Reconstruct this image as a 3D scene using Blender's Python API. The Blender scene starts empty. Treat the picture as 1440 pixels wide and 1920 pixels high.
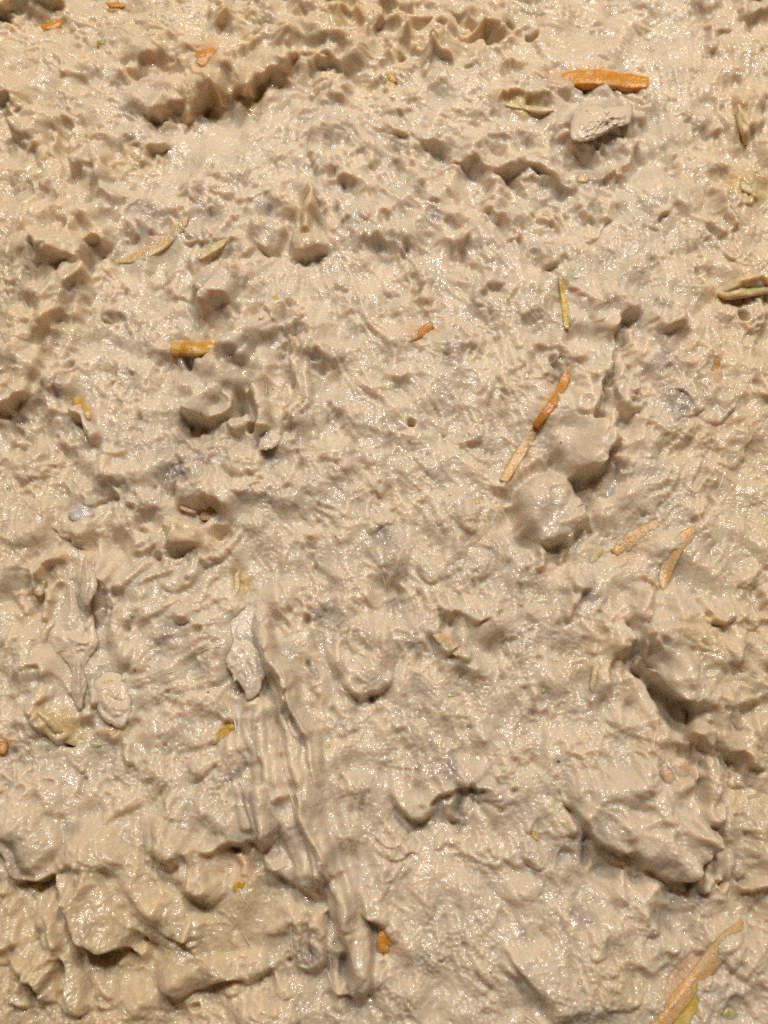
import bpy, bmesh, math, random, time
import numpy as np
from mathutils import Vector
T0 = time.time()
R = math.radians
scene = bpy.context.scene
col = scene.collection

# ------------------------------------------------------------------ camera
TILT = 20.0                      # degrees away from looking straight down
HF = 23.0                        # half of the horizontal field of view
DIST = 0.08 / math.tan(R(HF))    # metres from the lens to the middle of the spread
CH = DIST * math.cos(R(TILT))
CY = -DIST * math.sin(R(TILT))
cam_d = bpy.data.cameras.new("camera")
cam = bpy.data.objects.new("camera", cam_d)
col.objects.link(cam)
cam.location = (0, CY, CH)
cam.rotation_euler = (R(TILT), 0, 0)
cam_d.sensor_fit = 'VERTICAL'
cam_d.sensor_height = 48.0
cam_d.sensor_width = 36.0
cam_d.lens = 18.0 / math.tan(R(HF))
cam_d.clip_start = 0.005
cam_d.clip_end = 10
cam_d.dof.use_dof = True
cam_d.dof.focus_distance = DIST * 0.965
cam_d.dof.aperture_fstop = 34.0
scene.camera = cam

# ------------------------------------------------------------------ light
world = bpy.data.worlds.new("World")
scene.world = world
world.use_nodes = True
bg = world.node_tree.nodes['Background']
bg.inputs['Color'].default_value = (1.0, 0.72, 0.46, 1)
bg.inputs['Strength'].default_value = 0.06

def area(name, loc, target, size, power, color, size_y=None):
    d = bpy.data.lights.new(name, 'AREA')
    d.shape = 'RECTANGLE' if size_y else 'DISK'
    d.size = size
    if size_y:
        d.size_y = size_y
    d.energy = power
    d.color = color
    o = bpy.data.objects.new(name, d)
    o.location = loc
    o.rotation_euler = (Vector(target) - Vector(loc)).to_track_quat('-Z', 'Y').to_euler()
    col.objects.link(o)
    return o
# warm ceiling lamp beyond the far edge, a second smaller one, and a cool soft window glow
area("warm_ceiling_lamp", (0.20, 0.52, 0.80), (0, 0.03, 0), 0.13, 5.1, (1.0, 0.84, 0.65))
area("small_ceiling_lamp", (-0.24, 0.46, 0.85), (0, 0.02, 0), 0.038, 3.4, (1.0, 0.90, 0.76))
area("cool_ceiling_glow", (0.02, 0.30, 0.75), (0, 0.02, 0), 0.09, 2.1, (0.80, 0.90, 1.0))

scene.view_settings.view_transform = 'Standard'
scene.view_settings.look = 'None'
scene.view_settings.exposure = -0.01
scene.view_settings.gamma = 1.0
scene.cycles.use_denoising = False
scene.cycles.max_bounces = 5
scene.cycles.diffuse_bounces = 3
scene.cycles.caustics_reflective = False
scene.cycles.caustics_refractive = False
scene.cycles.sample_clamp_indirect = 4

# ------------------------------------------------------------------ where a point of the photograph lies on the table plane (metres)
tanh_, ct, st = math.tan(R(HF)), math.cos(R(TILT)), math.sin(R(TILT))
def plane(px, py, z=0.0):
    a = (np.asarray(px, float) - 720) / 720 * tanh_
    b = (960 - np.asarray(py, float)) / 720 * tanh_
    dy = b * ct + st
    dz = b * st - ct
    t = (z - CH) / dz
    return a * t, CY + dy * t
def photo(x, y):
    dy = y - CY
    depth = dy * st + CH * ct
    up = dy * ct - CH * st
    return 720 + x / depth / tanh_ * 720, 960 - up / depth / tanh_ * 720, depth * tanh_ / 720

# ------------------------------------------------------------------ fine working grid
G = 0.00019
xa, ya = plane(-150, -150)
xb, yb = plane(1590, -150)
_, y0 = plane(720, 2080)
GX0, GX1, GY0, GY1 = float(xa), float(xb), float(y0), float(ya)
NX, NY = int((GX1 - GX0) / G) + 1, int((GY1 - GY0) / G) + 1
gx = GX0 + np.arange(NX) * G
gy = GY0 + np.arange(NY) * G
X, Y = np.meshgrid(gx.astype(np.float32), gy.astype(np.float32))
U, V, S = photo(X, Y)            # S = metres covered by one photo pixel
U, V, S = U.astype(np.float32), V.astype(np.float32), S.astype(np.float32)
rng = np.random.default_rng(11)
fx = np.fft.rfftfreq(NX, G)[None, :].astype(np.float32)
fy = np.fft.fftfreq(NY, G)[:, None].astype(np.float32)
FR = np.sqrt(fx * fx + fy * fy)

def band(scale, spread=0.45, seed=None):
    """band-passed noise, unit deviation; scale = feature wavelength in metres"""
    r = rng if seed is None else np.random.default_rng(seed)
    w = r.standard_normal((NY, NX)).astype(np.float32)
    k = 1 / scale
    f = np.exp(-0.5 * ((FR - k) / (k * spread)) ** 2)
    n = np.fft.irfft2(np.fft.rfft2(w) * f, s=(NY, NX)).astype(np.float32)
    return n / n.std()
def blur(a, s):
    return np.fft.irfft2(np.fft.rfft2(a) * np.exp(-2 * (math.pi * s * FR) ** 2), s=(NY, NX)).astype(np.float32)
def samp(a, x, y):
    """bilinear look-up at metre positions"""
    i = np.clip((x - GX0) / G, 0, NX - 1.001)
    j = np.clip((y - GY0) / G, 0, NY - 1.001)
    i0 = i.astype(np.int32); j0 = j.astype(np.int32)
    fi = (i - i0).astype(np.float32); fj = (j - j0).astype(np.float32)
    return (a[j0, i0] * (1 - fi) + a[j0, i0 + 1] * fi) * (1 - fj) + (a[j0 + 1, i0] * (1 - fi) + a[j0 + 1, i0 + 1] * fi) * fj
def sstep(a, b, x):
    t = np.clip((x - a) / (b - a), 0, 1)
    return t * t * (3 - 2 * t)

# ------------------------------------------------------------------ drag direction of the spread (photo px, degrees in the picture)
FLOW = [(150,150,20),(500,250,120),(600,90,5),(850,180,30),(1100,100,12),(1300,200,85),(1380,350,75),(950,330,40),
 (100,450,115),(300,550,100),(450,650,125),(560,700,92),(750,450,60),(900,450,65),(750,700,60),(1000,600,85),(1250,650,110),(1380,800,120),
 (100,850,85),(350,850,80),(600,900,60),(850,950,60),(1200,950,140),(1380,1050,120),
 (130,1200,90),(320,1250,160),(520,1300,72),(700,1200,75),(850,1300,65),(1100,1200,115),(1330,1250,40),
 (150,1500,60),(350,1500,110),(550,1550,78),(750,1450,75),(900,1650,60),(1200,1500,40),(1350,1450,95),(1100,1750,58),(300,1800,20),(640,1800,82),(1300,1800,130),(50,1800,100)]
def flow_field():
    st_ = 6
    u, v = U[::st_, ::st_], V[::st_, ::st_]
    cx = np.zeros_like(u); sy = np.zeros_like(u)
    for (a, b, d) in FLOW:
        w = 1 / (((u - a) ** 2 + (v - b) ** 2) / 90.0 ** 2 + 0.3) ** 1.6
        cx += w * math.cos(2 * R(d)); sy += w * math.sin(2 * R(d))
    ang = 0.5 * np.arctan2(sy, cx)
    c2, s2 = np.cos(2 * ang), np.sin(2 * ang)
    ii = np.minimum(np.arange(NY) / st_, u.shape[0] - 1.001); jj = np.minimum(np.arange(NX) / st_, u.shape[1] - 1.001)
    def up(a):
        i0 = ii.astype(int); j0 = jj.astype(int); fi = (ii - i0)[:, None]; fj = (jj - j0)[None, :]
        r = a[i0] * (1 - fi) + a[i0 + 1] * fi
        return r[:, j0] * (1 - fj) + r[:, j0 + 1] * fj
    a = 0.5 * np.arctan2(up(s2), up(c2))
    return a.astype(np.float32)
ANG = flow_field()
wob = band(0.012) * 0.35
AX, AY = np.cos(ANG + wob), -np.sin(ANG + wob)
def lic(src, length, n):
    """smear noise along the drag direction, giving streaks that follow it"""
    out = src.copy()
    for sgn in (1, -1):
        x, y = X.copy(), Y.copy()
        dx, dy = AX * sgn, AY * sgn
        h = length / n
        for k in range(n):
            x += dx * h; y += dy * h
            out += samp(src, x, y)
            i = np.clip(((x - GX0) / G).astype(np.int32), 0, NX - 1); j = np.clip(((y - GY0) / G).astype(np.int32), 0, NY - 1)
            nx_, ny_ = AX[j, i], AY[j, i]
            f = np.sign(nx_ * dx + ny_ * dy); f[f == 0] = 1
            dx, dy = nx_ * f, ny_ * f
    out -= out.mean()
    return out / out.std()

# ------------------------------------------------------------------ base relief of the paste
streak_c = lic(band(0.0042, seed=1), 0.0060, 6)
streak_m = lic(band(0.0019, seed=2), 0.0026, 6)
streak_f = lic(band(0.0010, seed=3), 0.0016, 7)
wx, wy = band(0.006, seed=4) * 0.0008, band(0.006, seed=5) * 0.0008
big, mid, nine = band(0.045, 0.5, seed=6), band(0.016, 0.5, seed=7), band(0.0085, 0.4, seed=8)
lump = samp(band(0.0058, 0.4, seed=9), X + wx * 1.5, Y + wy * 1.5)
lump2 = samp(band(0.0037, 0.35, seed=10), X + wx, Y + wy)
small = samp(band(0.0025, 0.4, seed=11), X + wx, Y + wy)
tiny = band(0.0011, 0.45, seed=12)
grain = band(0.00062, 0.35, seed=13)
pim = band(0.00095, 0.28, seed=14)
calm = sstep(-0.9, 1.1, band(0.014, seed=15))          # 0 smooth .. 1 rough
jx = band(0.013, seed=16) * 6.0 + band(0.0055, seed=17) * 2.0 + band(0.0024, seed=18) * 0.7
jy = band(0.013, seed=19) * 6.0 + band(0.0055, seed=20) * 2.0 + band(0.0024, seed=21) * 0.7
along, tier, tier2 = band(0.010, seed=22), band(0.0065, seed=23), band(0.008, seed=24)
UJ, VJ = U + jx, V + jy
# where the spread was left torn and heaped (1) and where it was smoothed down (0)
RUG = np.full(X.shape, 0.44, np.float32)
for (a_, b_, ru, rv, k_) in [(430,140,270,140,.8),(760,60,300,100,.9),(110,300,170,100,.7),(180,470,200,130,.8),(470,420,170,120,.8),(470,700,200,200,1),(60,760,120,200,.8),(280,960,260,130,.9),(130,1200,190,220,1),(520,1330,140,260,.9),
   (250,1700,380,260,.62),(620,1720,130,220,1),(1130,250,150,110,1),(960,340,260,110,.8),(1390,250,110,160,.8),(1120,720,130,260,.9),(1040,970,120,120,.8),(1290,1260,220,230,1),(1220,1560,240,160,1),(870,1210,110,90,.8),(830,1500,140,60,.7),(1360,560,120,80,.6),(1380,1620,120,140,.9),(1250,1800,220,140,.6),(720,1080,90,80,.6),(640,300,160,90,.8),(850,410,230,90,.75),(1380,30,120,60,.8)]:
    RUG = np.maximum(RUG, k_ * (1 - sstep(0.55, 1.25, np.hypot((UJ - a_) / ru, (VJ - b_) / rv))))
RUG = RUG * (1 - 0.25 * sstep(380, 200, V))
def pitted(n, k=0.5):
    """rounded tops with narrower pits between them"""
    f = -(np.exp(-k * np.maximum(n, -3.0)) - 1) / k
    return f - f.mean()
H = 0.0007 * big + 0.00075 * mid * (0.35 + 0.75 * RUG) + 0.00068 * nine * (0.15 + 0.9 * RUG)
H += 0.00036 * pitted(streak_c * 0.85 + lump * 0.48 + lump2 * 0.28) * (0.45 + 0.55 * calm) * (0.38 + 0.85 * RUG)
H += 0.00015 * pitted(streak_m * 0.70 + small * 0.70) * (0.6 + 0.6 * calm) * (1.2 - 0.55 * RUG)
H = blur(H, 0.00022)
del lump, lump2, mid, nine
OX = np.zeros_like(H); OY = np.zeros_like(H)       # sideways push, photo px
PH = np.zeros_like(H)                              # modelled height, photo px
FLAT = np.zeros_like(H)                            # where the fine relief is smoothed away

def box(u0, u1, v0, v1):
    """grid window that covers a photo-px rectangle"""
    xs, ys = plane(np.array([u0, u1, u0, u1]), np.array([v0, v0, v1, v1]))
    i0 = max(0, int((xs.min() - GX0) / G) - 2); i1 = min(NX, int((xs.max() - GX0) / G) + 3)
    j0 = max(0, int((ys.min() - GY0) / G) - 2); j1 = min(NY, int((ys.max() - GY0) / G) + 3)
    return (slice(j0, max(j0 + 1, j1)), slice(i0, max(i0 + 1, i1)))
def spline(pts, n=4):
    p = np.array(pts, float)
    if len(p) < 3:
        return p
    q = np.vstack([2 * p[0] - p[1], p, 2 * p[-1] - p[-2]])
    out = []
    for i in range(1, len(q) - 2):
        for t in np.arange(n) / n:
            a, b, c, d = q[i - 1], q[i], q[i + 1], q[i + 2]
            out.append(0.5 * (2 * b + (c - a) * t + (2 * a - 5 * b + 4 * c - d) * t * t + (3 * b - a - 3 * c + d) * t ** 3))
    out.append(p[-1])
    return np.array(out)
def dist_poly(u, v, P):
    """distance, arc share, side (+ = left of travel) and direction to the nearest point"""
    seg = np.diff(P, axis=0); L = np.hypot(seg[:, 0], seg[:, 1]); cum = np.concatenate([[0], np.cumsum(L)]); tot = cum[-1]
    best = np.full(u.shape, 1e9, np.float32); tt = np.zeros_like(best); side = np.ones_like(best); nx_ = np.zeros_like(best); ny_ = np.zeros_like(best)
    for k in range(len(seg)):
        du, dv = u - P[k, 0], v - P[k, 1]
        t = np.clip((du * seg[k, 0] + dv * seg[k, 1]) / (L[k] ** 2 + 1e-9), 0, 1)
        ex, ey = du - t * seg[k, 0], dv - t * seg[k, 1]
        d = ex * ex + ey * ey
        m = d < best
        best[m] = d[m]; tt[m] = ((cum[k] + t * L[k]) / tot)[m]
        side[m] = np.where(seg[k, 0] * dv - seg[k, 1] * du < 0, 1, -1)[m]
        nx_[m] = -seg[k, 1] / (L[k] + 1e-9); ny_[m] = seg[k, 0] / (L[k] + 1e-9)
    return np.sqrt(best), tt, side, nx_, ny_       # (nx,ny) points to the low (right-hand) side
def step(pts, h, D=70, u=0.45, Du=22, over=0.45, w=5, taper=0.18, jit=1.0, ter=0.34):
    """fold edge: paste stands h higher on the left of travel, drops sharply, hangs over by over*h"""
    global PH, OX, OY
    minor = abs(h) < 17
    h = h * (1.7 if minor else 1.42)
    if minor: w, over, Du = max(w, 10), over * 0.4, Du * 1.3
    else: w, over, Du, u = max(w, 9), over * 0.55, Du * 1.7, u * 0.85
    P = spline(pts)
    m = max(2.6 * D, 3 * Du)
    b = box(P[:, 0].min() - m, P[:, 0].max() + m, P[:, 1].min() - m, P[:, 1].max() + m)
    d, t, sd, nx_, ny_ = dist_poly(U[b] + jx[b] * jit, V[b] + jy[b] * jit, P)
    s = d * sd
    tp = sstep(0, taper, t) * sstep(0, taper, 1 - t)
    end = np.exp(-np.maximum(d - np.abs(s), 0))
    nz = along[b]
    tp = tp * np.clip(0.95 + 0.20 * nz, 0.4, 1.4)
    s2 = s + w * 1.1 + np.minimum(D, 80) * 0.11 * np.clip(1 + 0.8 * tier[b], -0.3, 2.4)
    k2 = np.clip(ter + 0.6 * ter * tier2[b], 0.02, 0.8)
    hi = sstep(-w, w, s) * (1 - k2) + sstep(-w * 1.3, w * 1.3, s2) * k2
    lipr = 1 - 0.35 * np.exp(-np.maximum(s, 0) / (0.10 * D + 3))       # rounded lip
    PH[b] += h * tp * hi * np.exp(-np.maximum(s, 0) / D) * lipr
    PH[b] -= h * u * tp * (1 - hi) * np.exp(np.minimum(s, 0) / Du)
    o = over * h * tp * sstep(-w * 0.5, w, s) * np.exp(-np.maximum(s, 0) / (0.4 * D))
    OX[b] += o * nx_; OY[b] += o * ny_
def ridge(pts, h, w, over=0.0, flat=1.0, taper=0.15, p=1.0):
    """rope of paste along a line, half-width w; flat>1 gives a fuller top"""
    h = h * 1.5
    P = spline(pts)
    b = box(P[:, 0].min() - 2 * w - 8, P[:, 0].max() + 2 * w + 8, P[:, 1].min() - 2 * w - 8, P[:, 1].max() + 2 * w + 8)
    d, t, sd, nx_, ny_ = dist_poly(U[b] + jx[b] * 0.6, V[b] + jy[b] * 0.6, P)
    tp = sstep(0, taper, t) * sstep(0, taper, 1 - t)
    r = np.clip(1 - (d / (w * (0.4 + 0.6 * tp))) ** (2 * flat), 0, 1)
    PH[b] += h * tp ** p * np.sqrt(r) if flat > 0 else 0
    if over:
        OY[b] += over * h * tp * r
def blob(cu, cv, ru, rv, h, rot=0, edge=0.35, lean=(0, 0), dome=0.35, jit=1.0):
    """raised (or sunk, h<0) patch with a rim; edge = share of the radius spent on the slope"""
    h = h * 1.3
    m = max(ru, rv) * 1.25 + 8
    b = box(cu - m, cu + m, cv - m, cv + m)
    du, dv = U[b] + jx[b] * jit - cu, V[b] + jy[b] * jit - cv
    c, s_ = math.cos(R(rot)), math.sin(R(rot))
    r = np.hypot((du * c + dv * s_) / ru, (-du * s_ + dv * c) / rv)
    f = 1 - sstep(1 - edge, 1 + 0.15, r)
    g = f * (1 - dome * np.minimum(r, 1) ** 2)
    PH[b] += h * g
    if lean != (0, 0):
        OX[b] += lean[0] * f; OY[b] += lean[1] * f
def mound(cu, cv, ru, rv, h, rot=0, groove=0.35, lean=(0, 0), jit=0.8, flat=2.4):
    """round coated lump: steep rim, soft top and a shallow moat where it parts from the paste"""
    m = max(ru, rv) * 1.6 + 8
    b = box(cu - m, cu + m, cv - m, cv + m)
    du, dv = U[b] + jx[b] * jit - cu, V[b] + jy[b] * jit - cv
    c, s_ = math.cos(R(rot)), math.sin(R(rot))
    r = np.hypot((du * c + dv * s_) / ru, (-du * s_ + dv * c) / rv)
    f = np.sqrt(np.clip(1 - r ** flat, 0, 1))
    PH[b] += h * f - h * groove * np.exp(-((r - 1.12) / 0.20) ** 2)
    if lean != (0, 0):
        OX[b] += lean[0] * f; OY[b] += lean[1] * f
def spike(cu, cv, r, h, lean=(0, 0)):
    """pulled-up tip"""
    b = box(cu - r - 8, cu + r + 8, cv - r - 8, cv + r + 8)
    d = np.hypot(U[b] + jx[b] * 0.4 - cu, V[b] + jy[b] * 0.4 - cv) / r
    f = np.clip(1 - d, 0, 1) ** 2
    PH[b] += h * f
    OX[b] += lean[0] * f; OY[b] += lean[1] * f
def smooth(cu, cv, ru, rv, k=1.0, rot=0):
    m = max(ru, rv) * 1.3
    b = box(cu - m, cu + m, cv - m, cv + m)
    du, dv = U[b] - cu, V[b] - cv
    c, s_ = math.cos(R(rot)), math.sin(R(rot))
    r = np.hypot((du * c + dv * s_) / ru, (-du * s_ + dv * c) / rv)
    FLAT[b] = np.maximum(FLAT[b], k * (1 - sstep(0.6, 1.25, r)))
GREY = np.zeros_like(H); YEL = np.zeros_like(H); ORA = np.zeros_like(H)
def stain(A, cu, cv, ru, rv, k=1.0, rot=0, soft=0.6):
    m = max(ru, rv) * 1.6
    b = box(cu - m, cu + m, cv - m, cv + m)
    du, dv = UJ[b] - cu, VJ[b] - cv
    c, s_ = math.cos(R(rot)), math.sin(R(rot))
    r = np.hypot((du * c + dv * s_) / ru, (-du * s_ + dv * c) / rv)
    A[b] = np.maximum(A[b], k * (1 - sstep(1 - soft, 1 + soft * 0.7, r)))

# ------------------------------------------------------------------ relief read from the photograph, region by region
# far left
step([(-30,14),(20,12),(45,16),(85,22),(140,6)], 26, D=60, u=0.8, Du=26)
spike(24, 10, 14, 14, (0, 18))
step([(225,142),(250,130),(275,124),(300,122),(325,128)], 16, D=40, u=0.7, Du=18)
step([(120,152),(145,146),(170,152)], 9, D=30)
step([(250,238),(275,228),(300,222),(340,205),(360,192),(385,182),(420,174),(452,172),(480,160),(500,150),(540,136),(575,118),(610,110),(638,124),(665,160)], 31, D=85, u=0.5, Du=42, over=0.6, taper=0.08, ter=.16, jit=.8)
spike(420, 178, 26, 12, (-2, 22)); spike(350, 205, 22, 10, (6, 18)); spike(462, 165, 20, 10, (2, 20)); spike(590, 118, 18, 8, (0, 10))
blob(410, 235, 95, 50, -9, rot=-30, edge=0.9)
smooth(430, 235, 130, 50, 0.8, -30)
spike(475, 164, 12, 10, (0, 16)); spike(308, 266, 16, 12, (6, 8)); spike(440, 172, 14, 8, (0, 10))
blob(272, 262, 38, 26, 14, rot=15, edge=0.3, lean=(4, 6))
step([(215,300),(245,312),(280,300),(312,262)], 10, D=34)
step([(-30,192),(0,194),(22,203),(36,228),(40,262)], 22, D=50, u=0.9, Du=30)
ridge([(60,225),(62,260),(75,290)], 12, 22); ridge([(125,215),(118,262),(122,300),(136,350)], -16, 12)
ridge([(160,270),(152,300),(160,340)], 14, 20); ridge([(195,275),(190,315),(205,350)], 12, 17)
step([(60,305),(85,300),(105,285)], 10, D=26); step([(140,355),(170,362),(205,352),(235,330)], 10, D=30)
step([(150,262),(178,258),(205,255)], 9, D=20, Du=14)
step([(395,42),(410,40),(440,27),(480,14),(540,12),(575,4)], 20, D=60, u=0.7, Du=22)
step([(560,40),(600,34),(635,42),(668,30),(700,34)], 12, D=40, u=0.5)
for (a, b_, r_, hh) in [(640,42,18,16),(692,62,20,16),(560,22,16,12),(668,30,14,12),(612,60,15,10),(700,88,16,10)]:
    spike(a, b_, r_ * 1.1, hh * 1.7, (0, -4))
step([(470,72),(500,66),(540,78),(580,88),(620,82)], 12, D=40); ridge([(470,95),(510,80),(560,92)], 8, 16)
step([(655,150),(690,152),(720,140)], 9, D=34); step([(600,205),(640,196),(660,200)], 9, D=24)
blob(640, 175, 18, 26, 12, edge=0.5)
step([(735,270),(760,262),(768,300),(764,325)], 10, D=30); ridge([(610,240),(600,280),(612,330)], 10, 20); ridge([(670,225),(680,270),(715,320)], 8, 16)
step([(632,345),(660,348),(700,336),(720,330)], 11, D=40)
# far middle, ragged peaks and holes
for (a, b_, ru, rv, d) in [(738,25,26,34,30),(905,68,52,18,26),(985,72,22,22,30),(822,62,18,16,18),(742,92,20,12,16),(780,45,14,20,14),(952,120,18,13,12),(870,35,24,10,14)]:
    blob(a, b_, ru, rv, -d * 1.15, edge=0.75, dome=0.0, jit=1.4)
for (a, b_, r_, hh, ly) in [(805,112,26,26,-8),(760,70,20,22,-6),(835,80,20,18,-6),(880,20,22,14,0),(900,48,18,14,-4),(1000,60,20,16,4),(845,120,16,12,4),(720,110,18,14,-4),(770,130,15,10,4),(940,60,16,12,4)]:
    spike(a, b_, r_ * 1.1, hh * 1.6, (3, ly))
ridge([(765,75),(790,95),(812,112),(850,118)], 12, 9); ridge([(805,112),(795,130),(800,150)], 8, 8)
step([(700,55),(722,48),(750,60)], 16, D=30); step([(880,60),(905,52),(940,58),(965,52)], 14, D=30)
step([(985,58),(1000,60),(1010,80),(1000,100)], 9, D=26)
smooth(1085, 95, 100, 60, 0.55); blob(1080, 95, 110, 62, 6, edge=0.9)
step([(1005,178),(1040,180),(1100,172),(1150,176),(1200,172)], 8, D=16, over=0, u=0.8, Du=12)
step([(915,222),(932,206),(965,194),(1000,200),(1042,206)], 14, D=26, u=0.5, Du=14)
step([(735,238),(765,246),(790,258),(815,272),(835,290),(862,302),(900,310),(960,322),(1000,322),(1048,348),(1092,364)], 22, D=80, u=0.6, Du=30, ter=.3)
step([(835,255),(860,275),(890,300)], 10, D=22); step([(940,300),(975,310),(1000,300)], 9, D=24)
blob(1120, 232, 85, 62, 18, rot=-15, edge=0.9)
step([(1060,268),(1100,274),(1140,250),(1185,238),(1205,260)], 7, D=40, u=0.4)
step([(1100,352),(1130,346),(1155,332),(1188,300),(1200,262)], 15, D=40, u=0.5)
blob(1072, 305, 58, 40, -12, edge=0.9); step([(1035,315),(1060,340),(1088,362)], 9, D=22)
step([(960,360),(985,378),(1012,398)], 12, D=34); step([(845,440),(858,458),(880,452)], 14, D=34, u=0.6); step([(900,385),(925,398),(950,420)], 10, D=30)
step([(800,395),(830,402),(855,420)], 10, D=30); step([(690,425),(720,438),(745,445)], 11, D=34); step([(1000,395),(1030,420),(1060,440)], 10, D=30)
step([(1080,392),(1105,408),(1122,420)], 11, D=28); step([(640,440),(655,428),(690,418)], 8, D=24)
# far right
ridge([(1385,170),(1392,220),(1400,262)], 12, 14); ridge([(1410,160),(1418,210),(1412,255)], 10, 12); step([(1368,235),(1392,268),(1410,270)], 10, D=24)
step([(1330,352),(1345,380),(1356,412),(1348,425)], 12, D=34); blob(1348, 398, 18, 26, 8, edge=0.6)
step([(1255,372),(1285,392),(1318,400)], 10, D=34); step([(1300,425),(1340,440),(1380,425)], 10, D=34)
step([(1380,30),(1410,22),(1445,4)], 18, D=34); blob(1330, 25, 26, 14, -12, edge=0.6)
blob(1408, 350, 40, 36, 9, edge=0.7)
smooth(1240, 300, 60, 140, 0.5, 10); smooth(1150, 520, 60, 60, 0.3)
# left fold
step([(60,512),(95,512),(130,502),(168,472),(198,442),(212,425)], 18, D=55, u=0.4)
step([(215,470),(190,462),(158,488),(156,520),(152,545),(132,580),(92,640),(72,690),(62,735),(36,752),(0,768),(-40,770)][::-1], 31, D=95, u=0.45, Du=34, over=0.4, taper=0.06, ter=.25, jit=.9)
blob(140, 530, 26, 28, 10, edge=0.5); spike(58, 738, 20, 14, (6, 8))
step([(-20,795),(8,800),(26,778),(34,760)], 16, D=30)
blob(24, 778, 30, 16, -14, edge=0.6)
ridge([(60,420),(40,480),(50,540)], 10, 34); ridge([(110,420),(95,470),(120,520)], 9, 20)
step([(45,560),(58,590),(62,610)][::-1], 9, D=26); step([(190,345),(205,372),(218,392)], 9, D=28)

smooth(290, 460, 70, 40, .6, -40)
step([(232,442),(248,448),(262,444)], 10, D=22, u=0.7, Du=14)
mound(500, 438, 32, 28, 20, lean=(0, 4)); step([(474,462),(490,469),(512,464)], 8, D=24)
smooth(500, 438, 36, 32, 0.8)
# lump with a pulled tip
mound(574, 436, 34, 48, 30, lean=(-2, 7)); spike(580, 372, 20, 30, (2, -14)); ridge([(580,372),(578,400),(572,440)], 14, 12)
smooth(574, 438, 34, 44, 0.8)
step([(538,470),(552,486),(575,492),(598,478)], 8, D=24, u=0.7)
# rounded lump
mound(408, 545, 42, 58, 24, rot=15, lean=(0, 4)); step([(452,488),(425,520),(390,568),(372,612)], 10, D=40); step([(372,500),(374,540),(385,580),(372,620)], 12, D=30, u=0.5)
smooth(410, 540, 40, 46, 0.5)
step([(300,548),(330,560),(352,572),(366,598)], 10, D=28); step([(220,590),(232,620),(260,632)], 9, D=30); step([(262,600),(275,640),(278,668)], 8, D=24)
# big fold in the middle left
ridge([(528,582),(490,612),(452,645),(415,690)], 20, 30, flat=1.2); spike(530, 580, 24, 20, (4, -10))
blob(430, 695, 95, 62, 28, rot=-35, edge=0.9); smooth(430, 690, 74, 46, 0.6, -35)
step([(338,752),(350,770),(375,784),(405,786),(428,778),(438,752),(445,736)], 36, D=65, u=0.6, Du=24, over=0.45, jit=0.35, ter=.05)
blob(446, 752, 16, 26, -24, rot=15, edge=0.6, jit=0.5)
ridge([(462,728),(482,742),(496,770),(498,800),(488,822)], 26, 17, flat=1.4); ridge([(458,765),(448,790),(432,815)], 16, 13)
blob(474, 793, 13, 13, -26, edge=0.6, jit=0.4)
step([(482,842),(500,840),(518,822),(520,800)], 14, D=30, u=0.7, jit=0.6); step([(380,830),(415,832),(440,818)], 10, D=28); step([(318,800),(350,842),(366,846)], 9, D=26)
step([(525,600),(545,625),(548,680),(540,740),(528,800)], 12, D=34, u=0.2); ridge([(548,620),(556,690),(546,760),(530,830)], 8, 10)
ridge([(575,640),(578,700),(566,780)], 7, 10); step([(560,668),(600,690),(620,690)], 8, D=30)
step([(340,640),(330,700),(318,745)], 8, D=24); ridge([(362,620),(350,660),(335,700)], 6, 12)
step([(400,600),(440,588),(470,575),(512,572)], 10, D=30, over=0.1); step([(365,650),(400,662),(420,650)], 8, D=20)
# left, below the fold
ridge([(148,752),(152,780),(170,805),(186,830)], 16, 16); step([(132,762),(140,790),(162,822),(176,842)], 10, D=20, u=0.8)
step([(195,900),(205,912),(222,918),(235,905)], 13, D=24, u=1.0, Du=14); step([(220,935),(240,952),(262,945)], 10, D=24, u=0.8, Du=14)
step([(30,860),(60,872),(80,900)], 8, D=30); step([(90,700),(112,740),(115,790)][::-1], 9, D=34)
blob(320, 888, 44, 26, -8, edge=0.8); step([(300,905),(330,922),(372,915),(385,890)], 9, D=26)
# cavity with orange crumbs
step([(320,955),(345,945),(385,938),(420,965),(432,975)], 14, D=26, u=0.6)
blob(412, 992, 20, 14, -22, edge=0.6, jit=0.5); ridge([(312,1000),(345,1010),(390,1008)], 18, 22, flat=1.3); smooth(350, 1008, 46, 22, 0.9)
blob(332, 1038, 22, 9, -16, edge=0.6, jit=0.5); spike(308, 990, 14, 12, (-2, -6)); spike(455, 985, 20, 14, (3, -8))
ridge([(455,985),(440,1010),(415,1040),(370,1070)], 12, 12); ridge([(390,1050),(350,1080),(300,1110)], 8, 12)
step([(230,1045),(262,1040),(290,1020),(305,995)], 11, D=26)
ridge([(180,1040),(188,1060),(182,1080)], 9, 10); ridge([(210,1040),(205,1070),(192,1090)], 9, 9); step([(185,1078),(192,1090),(205,1075)], 9, D=16, u=0.8, Du=10)
ridge([(300,1022),(280,1050),(240,1085),(205,1105)], 9, 10); ridge([(330,1060),(300,1078),(262,1098)], 7, 8)
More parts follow.
